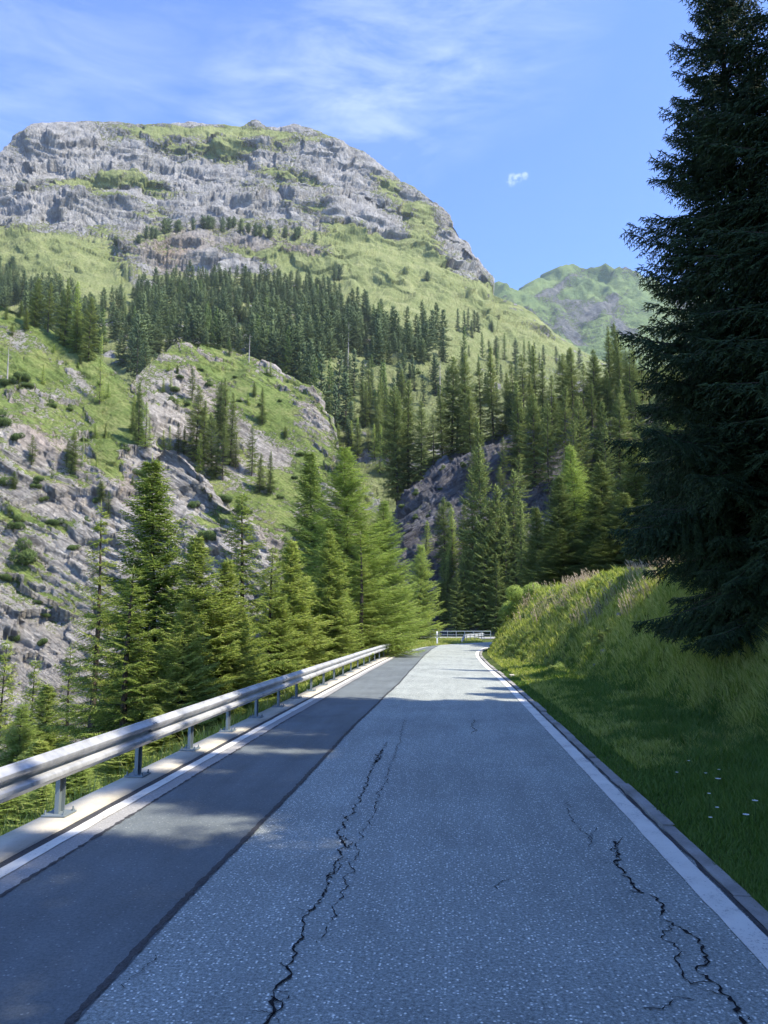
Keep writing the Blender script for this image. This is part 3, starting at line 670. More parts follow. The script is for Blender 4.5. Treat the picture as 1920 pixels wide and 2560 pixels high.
# --- B: left gorge wall
RB = [(-900, 520), (-400, 640), (-150, 715), (0, 757), (60, 790), (110, 815), (165, 852), (217, 875), (304, 943), (345, 985), (372, 1030), (376, 1090), (392, 1114), (420, 1118), (460, 1134), (521, 1186), (564, 1242), (610, 1290), (660, 1360), (700, 1450), (760, 1600)]
def dispB(P, px, py):
    th = R(32); u = P[:, 0] * math.cos(th) - P[:, 2] * math.sin(th); v = P[:, 0] * math.sin(th) + P[:, 2] * math.cos(th)
    Q = np.stack([u / 60, P[:, 1] / 34, v / 6.5], -1); l = fbm(Q + fbm(P / 24.)[:, None] * .45, 5, .62)
    r = ridged(np.stack([u / 34, P[:, 1] / 20, v / 2.8], -1) + fbm(P / 8.)[:, None] * .3, 5)
    f1, e1 = facet(np.stack([u / 14, P[:, 1] / 9, v / 6.], -1) + fbm(P / 12.)[:, None] * .5, 6); f2, e2 = facet(np.stack([u / 5.5, P[:, 1] / 4, v / 2.0], -1) + fbm(P / 5.)[:, None] * .4, 7); f3, e3 = facet(np.stack([u / 1.8, P[:, 1] / 1.6, v / .8], -1), 8)
    crk = sstep(.10, 0, e1) * .6 + sstep(.14, 0, e2) * .6 + sstep(.16, 0, e3) * .25
    c = .45 + .55 * sstep(1000, 1150, py); gr = blobs(px, py, [(130, 830, 130, 22, 33, 1.), (270, 1130, 30, 60, -10, 1.), (260, 960, 60, 20, 35, 1.), (300, 1050, 30, 60, -30, 1.)])
    c = c * (1 - .8 * np.clip(gr, 0, 1))
    return c * (np.round(l * 5) / 5 * 2.2 + l * 2 + r * .35 + f1 * 1.3 + f2 * .6 + f3 * .15) + fbm(P / 30. + 2, 3) * 5 * (.5 + .5 * c), (l, crk)
def attrB(P, px, py, N, d, aux):
    l, r = aux; cliff = sstep(1060, 1200, py) * sstep(-100, 0, px + 200)
    nz = N[:, 2]; q = np.clip((nz - np.median(nz)) / nz.std(), -1.6, 1.6)
    v = .53 + .6 * fbm(P / 16. + 2, 4) + .15 * q - .20 * cliff + .12 * (1 - cliff) + blobs(px, py, [
        (130, 830, 130, 22, 33, .5), (40, 800, 60, 16, 30, .4), (270, 1130, 22, 60, -10, .8), (260, 960, 60, 20, 35, .5), (300, 1050, 30, 60, -30, .6), (100, 1180, 60, 20, 10, .3), (50, 1290, 60, 25, 0, .35), (150, 1310, 50, 20, 0, .4), (60, 1420, 70, 40, 20, .25), (150, 1500, 60, 20, 20, .25), (500, 1300, 60, 30, 45, .35), (560, 1280, 40, 30, 45, .5),
        (170, 1260, 60, 22, 0, -.7), (400, 1160, 60, 40, 30, -.8), (450, 1240, 70, 40, 40, -.5), (60, 1600, 200, 90, 0, -.25), (180, 930, 90, 14, 35, -.4), (80, 1110, 60, 30, 30, -.4), (310, 1290, 40, 60, 10, -.5)])
    warm = np.clip(blobs(px, py, [(110, 1090, 90, 40, 30, .9), (230, 1200, 60, 30, 20, .5), (60, 1000, 60, 40, 30, .4), (320, 1210, 30, 50, 0, .7), (180, 1255, 70, 20, 0, .35)]) + .25 * np.clip(fbm(P / 12. + 6, 3), 0, 1), 0, 1)
    return {'veg': v, 'warm': np.clip(warm * .8, 0, 1), 'crack': np.clip(r, 0, 1)}
B_ = sheet('gorge_wall', np.concatenate([np.arange(-900, -30, 10), np.arange(-30, 762, 2.0)]), RB, 2150,
           lambda px, py, yt: np.interp(py, [500, 760, 900, 1120, 1300, 1600, 1900, 2150], [262, 210, 188, 152, 141, 129, 118, 114]) + 0 * px, 430, dispB, attrB, M_HILL, (14, 14))
# --- E: wooded crag on the right
RE = [(860, 1420), (920, 1340), (975, 1290), (1000, 1245), (1030, 1210), (1060, 1182), (1110, 1142), (1150, 1122), (1200, 1098), (1260, 1072), (1300, 1058), (1350, 1035), (1400, 1012), (1500, 960), (1700, 900), (2300, 800)]
def dispE(P, px, py):
    th = R(-32); u = P[:, 0] * math.cos(th) - P[:, 2] * math.sin(th); v = P[:, 0] * math.sin(th) + P[:, 2] * math.cos(th)
    l = fbm(np.stack([u / 40, P[:, 1] / 24, v / 4.0], -1) + fbm(P / 14.)[:, None] * .5, 5, .62)
    r = ridged(np.stack([u / 24, P[:, 1] / 14, v / 2.0], -1) + fbm(P / 7.)[:, None] * .3, 4)
    f1, e1 = facet(np.stack([u / 9, P[:, 1] / 6, v / 3.4], -1) + fbm(P / 8.)[:, None] * .5, 9); f2, e2 = facet(np.stack([u / 3, P[:, 1] / 2.4, v / 1.1], -1), 10)
    return np.round(l * 6) / 6 * 2.6 + r * .4 + f1 * 1.5 + f2 * .55 + fbm(P / 20., 3) * 3, (l, sstep(.12, 0, e1) * .6 + sstep(.15, 0, e2) * .5)
def attrE(P, px, py, N, d, aux):
    v = .28 + .5 * fbm(P / 12. + 2, 4) + (N[:, 2] - .45) * .6 + blobs(px, py, [(1110, 1150, 160, 10, -32, .35), (1080, 1260, 60, 10, -10, .3)]) - blobs(px, py, [(1150, 1220, 80, 50, -30, .5), (1330, 1080, 60, 60, 0, .5)]) + sstep(1400, 1500, px) * .5
    return {'veg': v, 'warm': np.clip(fbm(P / 12. + 6, 3), 0, 1) * .5, 'crack': np.clip(aux[1], 0, 1)}
E_ = sheet('wooded_crag', np.arange(860, 2300, 2.6), RE, [(860, 1600), (2300, 1640)],
           lambda px, py, yt: np.interp((py - yt) / (1620 - yt), [0, .12, .45, 1], [172, 150, 132, 112]) + 0 * px, 260, dispE, attrE, M_CRAG, (14, 8))

# ------------------------------------------------------------------ conifers
def spindles(base, d, l, w, rnd, seed=0):
    """needle brushes: 3-sided tapering spikes"""
    n = len(base); d = d / (np.linalg.norm(d, axis=1)[:, None] + 1e-9)
    ref = np.where(np.abs(d[:, 2:3]) < .8, np.array([[0, 0, 1.]]), np.array([[1., 0, 0]]))
    a = np.cross(d, ref); a /= np.linalg.norm(a, axis=1)[:, None]; b = np.cross(d, a)
    V = np.empty((n, 4, 3)); r = np.random.default_rng(seed); ph = r.uniform(0, 6.28, n)
    for k in range(3):
        an = ph + k * 2.094; V[:, k] = base + d * (l * .12)[:, None] + (a * np.cos(an)[:, None] + b * np.sin(an)[:, None] * .75) * (w * .5)[:, None]
    V[:, 3] = base + d * l[:, None]
    i = np.arange(n)[:, None] * 4; Fc = np.concatenate([i + np.array([[0, 1, 3]]), i + np.array([[1, 2, 3]]), i + np.array([[2, 0, 3]])], 0)
    return V.reshape(-1, 3), Fc, np.repeat(rnd, 4)
def conifer(seed, H, Rmax, dz, nb, clear=.04, droop=.25, tw=.12, sub=.09, bl=.16, bw=.035, prof='cone', gap=0., up=.0, brush_main=True, hang=.35, sparse=0.):
    r = np.random.default_rng(seed); bases, dirs, lens, wids, rnds = [], [], [], [], []
    wv, wf = [], []; nv = 0
    def tube(pts, rad, n=5):
        nonlocal nv
        pts = np.array(pts); m = len(pts); t = np.gradient(pts, axis=0); t /= np.linalg.norm(t, axis=1)[:, None] + 1e-9
        ref = np.array([0, 0, 1.]) if abs(t[0, 2]) < .8 else np.array([1., 0, 0]); a = np.cross(t, ref); a /= np.linalg.norm(a, axis=1)[:, None]; b = np.cross(t, a)
        an = np.arange(n) * 2 * math.pi / n
        V = pts[:, None] + (a[:, None] * np.cos(an)[None, :, None] + b[:, None] * np.sin(an)[None, :, None]) * np.array(rad)[:, None, None]
        i = (np.arange(m - 1)[:, None] * n + np.arange(n)[None]); j = (np.arange(m - 1)[:, None] * n + (np.arange(n)[None] + 1) % n)
        wf.append((np.stack([i, j, j + n, i + n], -1).reshape(-1, 4)) + nv); wv.append(V.reshape(-1, 3)); nv += m * n
    nt_ = 14; zt = np.linspace(-.6, H, nt_); bend = np.stack([.012 * H * np.sin(zt / H * 3 + seed), .012 * H * np.sin(zt / H * 2.3 + seed * 2), zt], -1)
    bend -= np.array([[bend[0, 0], bend[0, 1], 0]])
    tube(bend, .012 * H * (1 - zt.clip(0) / H) ** .9 + .006, 9)
    def trunk(z): return np.array([np.interp(z, zt, bend[:, 0]), np.interp(z, zt, bend[:, 1]), z])
    z = H * clear
    while z < H * .985:
        h = z / H
        if prof == 'cone': rad = Rmax * (1 - h) ** .85 * min(1, .55 + h * 3.2)
        elif prof == 'col': rad = Rmax * min(1, (1 - h) * 2.2) ** .8 * min(1, .6 + h * 3)
        elif prof == 'big': rad = Rmax * min(1, (1 - h) * 1.35) * min(1, .62 + h * 2.)
        elif prof == 'round': rad = Rmax * math.sin(math.pi * min(max(h * .9 + .12, 0), 1)) ** .6
        ph0 = r.uniform(0, 6.28); n_ = max(3, int(round(nb * (.6 + .4 * (1 - h)))))
        for k in range(n_):
            if r.random() < sparse * (1 - h * .5): continue
            ph = ph0 + k * 6.283 / n_ + r.normal(0, .25); L = rad * r.uniform(.55, 1.22)
            if gap and r.random() < gap: L *= r.uniform(.25, .6)
            if L < .12: L = .12
            el = up + (.55 * h ** 1.5 - droop * (1 - h)) + r.normal(0, .06)
            m = max(4, int(L / tw)); t = np.linspace(0, 1, m + 1)
            dirh = np.array([math.cos(ph), math.sin(ph), 0]); zz = z + r.uniform(-.5, .5) * dz
            path = trunk(zz)[None] + dirh[None] * (L * t)[:, None]
            path[:, 2] += L * (math.tan(el) * t - .18 * (t * (1 - h)) ** 2 + .16 * t ** 3)
            if L > .35: tube(path[::max(1, m // 4)], np.linspace(.010 + .006 * L, .004, len(path[::max(1, m // 4)])), 4)
            tt = t[1:]; P0 = path[1:]; T = np.gradient(path, axis=0)[1:]; T /= np.linalg.norm(T, axis=1)[:, None]
            side = np.cross(T, np.array([0, 0, 1.])); side /= np.linalg.norm(side, axis=1)[:, None] + 1e-9
            keep = tt > (.10 if L < 1 else .18)
            for sgn in (-1, 1):
                tl = (.14 + .34 * L * (1 - tt) ** .8 * .9).clip(0, .33 * L + .18) * r.uniform(.65, 1.2, len(tt))
                dv = T * .62 + side * sgn * .8 + np.array([0, 0, -hang])[None] * r.uniform(.3, 1.3, len(tt))[:, None] + r.normal(0, .12, (len(tt), 3))
                dv /= np.linalg.norm(dv, axis=1)[:, None]
                dv, P1, tl1 = dv[keep], P0[keep], tl[keep]
                if not len(P1): continue
                bases.append(P1); dirs.append(dv); lens.append(tl1 * 1.0 + bl * .3); wids.append(np.full(len(P1), bw)); rnds.append(r.uniform(0, 1, len(P1)))
                ns = int((tl1.max()) / sub)
                for q in range(1, ns + 1):
                    s0 = q * sub; mk = tl1 > s0 * .8
                    if not mk.any(): continue
                    for s2 in (-1, 1):
                        b0 = P1[mk] + dv[mk] * s0; sv = np.cross(dv[mk], np.array([0, 0, 1.])); sv /= np.linalg.norm(sv, axis=1)[:, None] + 1e-9
                        d2 = dv[mk] * .7 + sv * s2 * .75 + np.array([0, 0, -hang * .6]) * r.uniform(0, 1.4, mk.sum())[:, None] + r.normal(0, .16, (mk.sum(), 3))
                        bases.append(b0); dirs.append(d2); lens.append(bl * r.uniform(.6, 1.25, len(b0))); wids.append(np.full(len(b0), bw)); rnds.append(r.uniform(0, 1, len(b0)) * .8 + .2 * (q / ns))
            if brush_main:
                mm = len(P0); bases.append(P0); dirs.append(T + r.normal(0, .2, (mm, 3))); lens.append(np.full(mm, bl * 1.2)); wids.append(np.full(mm, bw * 1.1)); rnds.append(r.uniform(0, 1, mm))
        z += dz * r.uniform(.75, 1.25) * (.55 + .45 * (1 - h))
    bases.append(np.array([trunk(H * .985)])); dirs.append(np.array([[0, 0, 1.]])); lens.append(np.array([.035 * H])); wids.append(np.array([bw])); rnds.append(np.array([.8]))
    ba, di, le, wi, rn = map(np.concatenate, (bases, dirs, lens, wids, rnds))
    V, Fc, at = spindles(ba, di, le, wi, rn, seed)
    return (V, Fc, at), (np.concatenate(wv), np.concatenate(wf)), H, Rmax
class Proto: pass
def proto(kind, mat, single=False, **kw):
    (V, Fc, at), (wv, wf), H, Rm = conifer(**kw); p = Proto(); p.H, p.R, p.kind = H, Rm, kind; p.single = single
    if single:
        nv = len(V); me = mesh_np(kind, np.concatenate([V, wv]), [Fc, wf + nv], [mat, M_BARK], False, {'rnd': np.concatenate([at, np.zeros(len(wv))])}, np.concatenate([np.zeros(len(Fc)), np.ones(len(wf))])); p.me = me
    else:
        p.crown = mesh_np(kind + '_crown', V, Fc, mat, False, {'rnd': at}); p.trunk = mesh_np(kind + '_trunk', wv, wf, M_BARK, True)
    p.n = len(Fc); return p
NEAR = {
 'spruce': [proto('spruce', M_SPR, seed=1, H=12, Rmax=2.7, dz=.22, nb=9, droop=.22, tw=.085, sub=.085, bl=.14, bw=.036, gap=.3, hang=.5),
            proto('spruce', M_SPR, seed=2, H=11, Rmax=2.6, dz=.22, nb=9, droop=.12, tw=.09, sub=.085, bl=.15, bw=.036, gap=.32, up=.05, hang=.45)],
 'thin': [proto('spruce', M_SPR, seed=3, H=13, Rmax=2.0, dz=.36, nb=5, droop=.45, tw=.08, sub=.08, bl=.12, bw=.032, gap=.4, hang=.7, sparse=.22)],
 'larch': [proto('larch', M_LAR, seed=4, H=14, Rmax=3.1, dz=.22, nb=10, droop=-.12, tw=.085, sub=.075, bl=.12, bw=.024, gap=.25, hang=.45, up=.05),
           proto('larch', M_LAR, seed=5, H=7, Rmax=1.8, dz=.17, nb=8, droop=-.15, tw=.075, sub=.07, bl=.11, bw=.022, gap=.2, hang=.3, up=.1)],
 'airy': [proto('spruce', M_SPR, seed=31, H=12, Rmax=2.4, dz=.34, nb=6, clear=.06, droop=.3, tw=.085, sub=.09, bl=.15, bw=.034, gap=.35, hang=.6, sparse=.15)],
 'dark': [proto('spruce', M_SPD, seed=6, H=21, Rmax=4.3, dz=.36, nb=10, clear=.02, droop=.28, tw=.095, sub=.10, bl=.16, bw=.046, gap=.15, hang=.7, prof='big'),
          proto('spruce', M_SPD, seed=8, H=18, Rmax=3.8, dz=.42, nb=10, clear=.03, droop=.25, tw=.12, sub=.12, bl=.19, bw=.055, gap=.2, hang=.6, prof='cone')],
}
NEAR['plain'] = []
for q_ in NEAR['spruce']:
    p_ = Proto(); p_.__dict__.update(q_.__dict__); p_.crown = q_.crown.copy(); p_.crown.materials.clear(); p_.crown.materials.append(M_SPM); NEAR['plain'].append(p_)
MID = {
 'spruce': [proto('spruce', M_SPM, seed=11, H=18, Rmax=2.7, dz=.5, nb=7, droop=.3, tw=.24, sub=.24, bl=.36, bw=.10, gap=.25, hang=.5, prof='col'),
            proto('spruce', M_SPM, seed=12, H=18, Rmax=3.2, dz=.5, nb=7, droop=.25, tw=.25, sub=.25, bl=.38, bw=.10, gap=.3, hang=.45),
            proto('spruce', M_SPM, seed=13, H=18, Rmax=2.4, dz=.6, nb=6, clear=.15, droop=.4, tw=.24, sub=.24, bl=.34, bw=.09, gap=.4, hang=.6, prof='col', sparse=.15)],
 'larch': [proto('larch', M_LAR, seed=14, H=16, Rmax=2.8, dz=.5, nb=6, clear=.08, droop=.05, tw=.24, sub=.22, bl=.32, bw=.06, gap=.3, up=.1)],
 'pine': [proto('stone_pine', M_FARSP, seed=15, H=14, Rmax=2.6, dz=.5, nb=8, clear=.15, droop=-.2, tw=.28, sub=.26, bl=.4, bw=.13, gap=.3, prof='round', hang=0, up=.2)],
}
FARP = {
 'spruce': [proto('spruce', M_FARSP, True, seed=21, H=18, Rmax=2.7, dz=1.0, nb=6, droop=.3, tw=.6, sub=.5, bl=.75, bw=.34, gap=.25, hang=.4, prof='col'),
            proto('spruce', M_FARSP, True, seed=22, H=18, Rmax=3.0, dz=1.0, nb=6, droop=.25, tw=.6, sub=.5, bl=.75, bw=.34, gap=.3, hang=.4),
            proto('spruce', M_FARSP, True, seed=23, H=18, Rmax=2.2, dz=1.1, nb=6, clear=.12, droop=.35, tw=.6, sub=.5, bl=.7, bw=.3, gap=.35, hang=.5, prof='col')],
 'larch': [proto('larch', M_FARLA, True, seed=24, H=16, Rmax=2.9, dz=1.0, nb=6, clear=.06, droop=.05, tw=.55, sub=.5, bl=.65, bw=.24, gap=.3, up=.1)],
 'pine': [proto('stone_pine', M_FARSP, True, seed=25, H=13, Rmax=3.4, dz=.9, nb=8, clear=.1, droop=-.2, tw=.6, sub=.5, bl=.8, bw=.4, gap=.3, prof='round', hang=0, up=.2)],
}
print('protos', {k: [p.n for p in v] for d in (NEAR, MID, FARP) for k, v in d.items()})
tr = random.Random(42)
def place(p, loc, h, rad, label, group, rz=None, lean=0):
    s = h / p.H; sr = (rad / p.R) if rad else s; rz = tr.uniform(0, 6.28) if rz is None else rz
    cat = 'larch tree' if 'larch' in p.kind else 'pine tree' if 'pine' in p.kind else 'spruce tree'
    nm = {'spruce': 'spruce_tree', 'larch': 'larch_tree', 'stone_pine': 'stone_pine_tree'}[p.kind]
    if p.single: root = link(nm, p.me); root.location = loc; root.rotation_euler = (0, 0, rz)
    else:
        root = empty(nm, loc, rz)
        for q, me in (('trunk', p.trunk), ('crown', p.crown)): link(q, me, root)
    root.rotation_euler = (lean, 0, rz); root.scale = (sr, sr, s); tag(root, label, cat, group); return root
ORD = ['first', 'second', 'third', 'fourth', 'fifth', 'sixth', 'seventh', 'eighth', 'ninth', 'tenth', 'eleventh', 'twelfth', 'thirteenth', 'fourteenth', 'fifteenth', 'sixteenth', 'seventeenth', 'eighteenth', 'nineteenth', 'twentieth']
ORD += ['twenty-' + o for o in ORD[:9]] + ['thirtieth'] + ['thirty-' + o for o in ORD[:9]] + ['fortieth'] + ['forty-' + o for o in ORD[:9]]
def gz(x, y): return float(ground(np.array([x]), np.array([y]))[0])
def near_tree(kind, v, px, ytop, D, halfpx, label, group=None, rz=None):
    p = NEAR[kind][v]; a, b, t = ray(px, ytop); x, y = float(a * D), float(b * D); zt = CAMZ + float(t) * D
    z = gz(x, y) - .1; h = zt - z
    return place(p, (x, y, z), h, halfpx / F * D * 1.12, label, group, rz)
GN = 'trees on the slope behind the guardrail'
near_tree('thin', 0, 240, 1262, 19, 125, 'thin tall spruce with sparse drooping branches left of the full spruces behind the guardrail', GN)
near_tree('spruce', 0, 405, 1150, 21, 205, 'tall full spruce with a long bare leader, tallest over the near guardrail', GN)
near_tree('spruce', 1, 500, 1345, 20, 165, 'broad bright green spruce just right of the spruce with the long leader', GN)
near_tree('airy', 0, 618, 1235, 26, 160, 'spruce with pointed top rising in the middle of the guardrail row', GN)
near_tree('spruce', 1, 560, 1400, 20.5, 120, 'low bright spruce filling the row below the middle pointed spruce', GN)
near_tree('airy', 0, 330, 1420, 17.5, 170, 'wide low spruce with dark lower boughs behind the near rail', GN)
near_tree('spruce', 1, 735, 1350, 31, 130, 'conical yellow-green spruce left of the tall larch', GN)
near_tree('spruce', 0, 825, 1330, 36, 105, 'small spruce at the foot of the tall larch', GN)
near_tree('larch', 0, 862, 1110, 44, 185, 'tall feathery light green larch, the highest tree of the guardrail row', GN)
near_tree('spruce', 0, 785, 1130, 62, 120, 'dark upright spruce standing behind the left shoulder of the tall larch', GN)
near_tree('larch', 0, 945, 1250, 51, 125, 'larch leaning against the right side of the tall larch', GN)
near_tree('thin', 0, 897, 1330, 41, 80, 'spruce with bare lower trunk in front of the tall larch', GN)
near_tree('larch', 1, 1045, 1365, 76, 66, 'slim young larch closing the right end of the guardrail row', GN)
near_tree('larch', 1, 1000, 1440, 66, 62, 'small larch behind the end of the guardrail', GN)
near_tree('airy', 0, 680, 1370, 28, 110, 'narrow spruce between the middle pointed spruce and the conical one', GN)
near_tree('spruce', 1, 450, 1500, 17.5, 130, 'low spruce bough mass directly behind the third guardrail span', GN)
near_tree('spruce', 1, 610, 1520, 22.5, 110, 'small bright spruce directly behind the middle guardrail span', GN)
near_tree('spruce', 0, 700, 1490, 28, 95, 'small bright spruce near the far posts of the guardrail', GN)
near_tree('spruce', 1, 780, 1480, 35, 80, 'bushy spruce behind the last third of the guardrail', GN)
near_tree('larch', 1, 850, 1480, 40, 80, 'low larch behind the last guardrail posts', GN)
GL = 'trees deep in the gorge at the left edge'
near_tree('airy', 0, 75, 1650, 33, 105, 'short spruce in the gorge at the far left, just left of the dark narrow spruce', GL)
near_tree('airy', 0, 15, 1600, 42, 110, 'pale green spruce cut by the left edge of the picture', GL)
near_tree('thin', 0, 190, 1615, 36, 100, 'dark narrow spruce in the gorge in front of pale rock', GL)
near_tree('spruce', 1, 135, 1710, 27, 120, 'bushy young spruce above the near guardrail end', GL)
near_tree('larch', 1, 300, 1640, 30, 110, 'young larch behind the sparse tall spruce', GL)
near_tree('larch', 0, 40, 1760, 25, 130, 'light green young larch low at the left edge over the rail', GL)
near_tree('airy', 0, 235, 1780, 20, 150, 'spruce top just showing over the near guardrail', GL)
near_tree('spruce', 1, 120, 1850, 17, 150, 'low spruce at the left just above the rail', GL)
GU = 'young conifers under the guardrail'
near_tree('larch', 1, 195, 1900, 13.3, 120, 'feathery young larch seen beneath the rail right of the first post', GU)
near_tree('larch', 1, 20, 1945, 12.6, 150, 'feathery young larch at the left edge beneath the rail', GU)
near_tree('larch', 1, 110, 1960, 12.4, 110, 'small larch sapling left of the first guardrail post', GU)
near_tree('spruce', 1, 310, 1830, 15, 120, 'dark low spruce beneath the rail behind the second post', GU)
near_tree('spruce', 1, 500, 1730, 18, 80, 'small spruce beneath the rail behind the fourth post', GU)
near_tree('spruce', 1, 400, 1770, 16, 90, 'small spruce beneath the rail behind the third post', GU)
# right-hand dark spruces (the ones beyond the frame throw the shade on the road)
GR = 'tall dark spruces on the right bank'
def world_tree(kind, v, x, y, h, rad, label, group=GR, rz=None):
    return place(NEAR[kind][v], (x, y, gz(x, y) - .2), h, rad, label, group, rz)
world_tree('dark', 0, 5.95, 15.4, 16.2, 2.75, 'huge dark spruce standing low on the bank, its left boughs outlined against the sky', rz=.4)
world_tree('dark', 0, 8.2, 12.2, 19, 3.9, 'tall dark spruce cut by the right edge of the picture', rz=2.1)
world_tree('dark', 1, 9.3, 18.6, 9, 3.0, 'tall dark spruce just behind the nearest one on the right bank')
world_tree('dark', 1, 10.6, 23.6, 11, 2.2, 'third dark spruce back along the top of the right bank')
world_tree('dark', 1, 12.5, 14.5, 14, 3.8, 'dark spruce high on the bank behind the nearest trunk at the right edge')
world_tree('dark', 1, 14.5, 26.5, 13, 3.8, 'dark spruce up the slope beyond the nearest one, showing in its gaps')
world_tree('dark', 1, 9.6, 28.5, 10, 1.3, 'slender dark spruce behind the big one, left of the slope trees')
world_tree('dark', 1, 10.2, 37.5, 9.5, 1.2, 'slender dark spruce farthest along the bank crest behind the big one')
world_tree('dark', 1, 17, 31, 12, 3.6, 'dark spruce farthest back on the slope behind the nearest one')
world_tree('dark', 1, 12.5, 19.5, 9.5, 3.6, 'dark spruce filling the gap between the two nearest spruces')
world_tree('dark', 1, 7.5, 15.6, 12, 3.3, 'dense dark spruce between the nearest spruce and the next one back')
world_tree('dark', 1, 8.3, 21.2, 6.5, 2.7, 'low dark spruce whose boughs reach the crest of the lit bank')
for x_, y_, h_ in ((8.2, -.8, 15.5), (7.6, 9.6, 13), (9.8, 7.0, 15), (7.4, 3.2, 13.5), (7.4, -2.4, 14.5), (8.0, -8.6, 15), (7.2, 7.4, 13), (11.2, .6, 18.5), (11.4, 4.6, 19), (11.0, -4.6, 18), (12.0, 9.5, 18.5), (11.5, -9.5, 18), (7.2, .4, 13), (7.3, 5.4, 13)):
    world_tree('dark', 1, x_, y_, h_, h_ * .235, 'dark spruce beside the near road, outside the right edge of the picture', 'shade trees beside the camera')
GP = 'conifers on top of the grassy bank'
plat = [('spruce', 0, 1385, 1190, 64, 95), ('larch', 0, 1440, 1112, 68, 120), ('spruce', 0, 1510, 1150, 64, 110), ('spruce', 1, 1585, 1115, 62, 120), ('spruce', 1, 1345, 1270, 66, 80), ('spruce', 0, 1650, 1060, 60, 120), ('spruce', 1, 1475, 1240, 60, 100), ('spruce', 1, 1560, 1230, 58, 100), ('spruce', 1, 1410, 1320, 60, 90), ('spruce', 1, 1520, 1330, 57, 90), ('spruce', 0, 1620, 1250, 55, 100), ('spruce', 0, 1720, 1100, 58, 120)]
plat.sort(key=lambda a: a[2])
for i, (k, v, px, yt, D, hp_) in enumerate(plat):
    near_tree('plain' if k == 'spruce' else k, v, px, yt, D, hp_, f'{"larch" if k == "larch" else "spruce"} behind the crest of the grassy bank, {ORD[i]} from the left', GP)

def hill_trees(L, S_, lod, region, group, defkind='spruce'):
    L = sorted(L, key=lambda a: a[0])
    for i, q in enumerate(L):
        px, yt, yb = q[:3]; k = q[3] if len(q) > 3 else defkind; wd = q[4] if len(q) > 4 else None
        P = at_sheet(S_, px, yb); D = math.hypot(P[0], P[1]); a, b, t = ray(px, yt); zt = CAMZ + float(t) * D; h = max(zt - P[2], 1.5) * 1.02
        p = tr.choice((MID if lod else FARP)[k]); rad = wd / F * D if wd else p.R * (h / p.H) ** .8 * tr.uniform(.85, 1.1)
        nm = {'spruce': 'spruce', 'larch': 'pale larch', 'pine': 'dark pine'}[k]
        place(p, (P[0], P[1], P[2] - .6), h, rad, f'{nm} {region}, {ORD[i] if i < len(ORD) else "last"} from the left', group)
# trees on the wooded crag (right of centre)
E1 = [(945, 965, 1215), (975, 1010, 1225), (1021, 952, 1222), (1052, 1000, 1195), (1085, 1030, 1170), (1128, 890, 1125), (1108, 960, 1145), (1160, 880, 1130), (1150, 1010, 1120, 'larch'), (1200, 905, 1110), (1236, 868, 1100), (1262, 930, 1090), (1285, 975, 1085, 'pine'), (1310, 880, 1080), (1332, 930, 1090),
      (1357, 900, 1075), (1383, 930, 1110), (1405, 880, 1060), (1432, 862, 1050), (1462, 900, 1060), (1490, 870, 1020), (1520, 920, 1030), (1548, 862, 1010), (1575, 900, 1010), (1605, 880, 1000), (1640, 850, 980)]
hill_trees(E1, E_, 1, 'on top of the dark crag above the road bend', 'conifers on the wooded crag')
E2 = [(1300, 950, 1190), (1340, 985, 1230), (1375, 1000, 1250), (1300, 1130, 1330), (1420, 960, 1200), (1460, 990, 1230), (1505, 1000, 1200), (1550, 980, 1180), (1600, 960, 1160), (1650, 960, 1150), (1700, 900, 1140), (1250, 1160, 1330), (1440, 1050, 1290), (1520, 1060, 1290), (1600, 1050, 1290), (1660, 1040, 1290)]
hill_trees(E2, E_, 1, 'on the face of the wooded crag behind the bank trees', 'conifers on the wooded crag')
E3 = [(1065, 1295, 1400, 'larch', 30), (1128, 1262, 1500, 'larch', 42), (1100, 1250, 1320, 'spruce', 14), (1185, 1165, 1540), (1212, 1110, 1540), (1240, 1210, 1545), (1285, 1175, 1550), (1262, 1280, 1560), (1160, 1370, 1560), (1115, 1400, 1565), (1215, 1300, 1565), (1310, 1250, 1560), (1340, 1320, 1565), (1140, 1420, 1570), (1188, 1380, 1572), (1290, 1340, 1572), (1098, 1440, 1560), (1240, 1380, 1575), (1330, 1400, 1570), (1165, 1440, 1580), (1265, 1430, 1580), (1370, 1300, 1550), (1310, 1430, 1580)]
hill_trees(E3, E_, 1, 'at the dark foot of the crag beyond the bridge', 'conifers at the foot of the crag')
# slopes on the left
B1 = [(50, 745, 790), (15, 760, 800), (85, 690, 815), (120, 700, 830), (160, 690, 860), (150, 720, 850), (190, 760, 880), (220, 740, 900), (185, 700, 870, 'larch'), (30, 800, 840), (65, 765, 825), (105, 905, 960, 'larch'), (250, 830, 1010, 'larch', 18), (195, 895, 920), (345, 950, 1110, 'spruce', 28), (330, 1000, 1080), (362, 1000, 1122, 'larch', 26), (78, 1080, 1160), (178, 1070, 1175), (165, 1100, 1160), (205, 1080, 1165, 'larch', 8), (237, 1050, 1095, 'larch'), (262, 1055, 1090), (255, 1195, 1250), (32, 1170, 1225), (270, 1220, 1290), (20, 1240, 1290), (330, 1180, 1210)]
r6 = random.Random(11)
B1 += [(px, yb - r6.uniform(18, 42), yb, r6.choice(('larch', 'larch', 'spruce'))) for px, yb in [(x, np.interp(x, *zip(*RB)) + r6.uniform(30, 330)) for x in [r6.uniform(10, 420) for _ in range(12)]]]
hill_trees(B1, B_, 1, 'on the rocky left wall of the gorge', 'conifers on the left gorge wall')
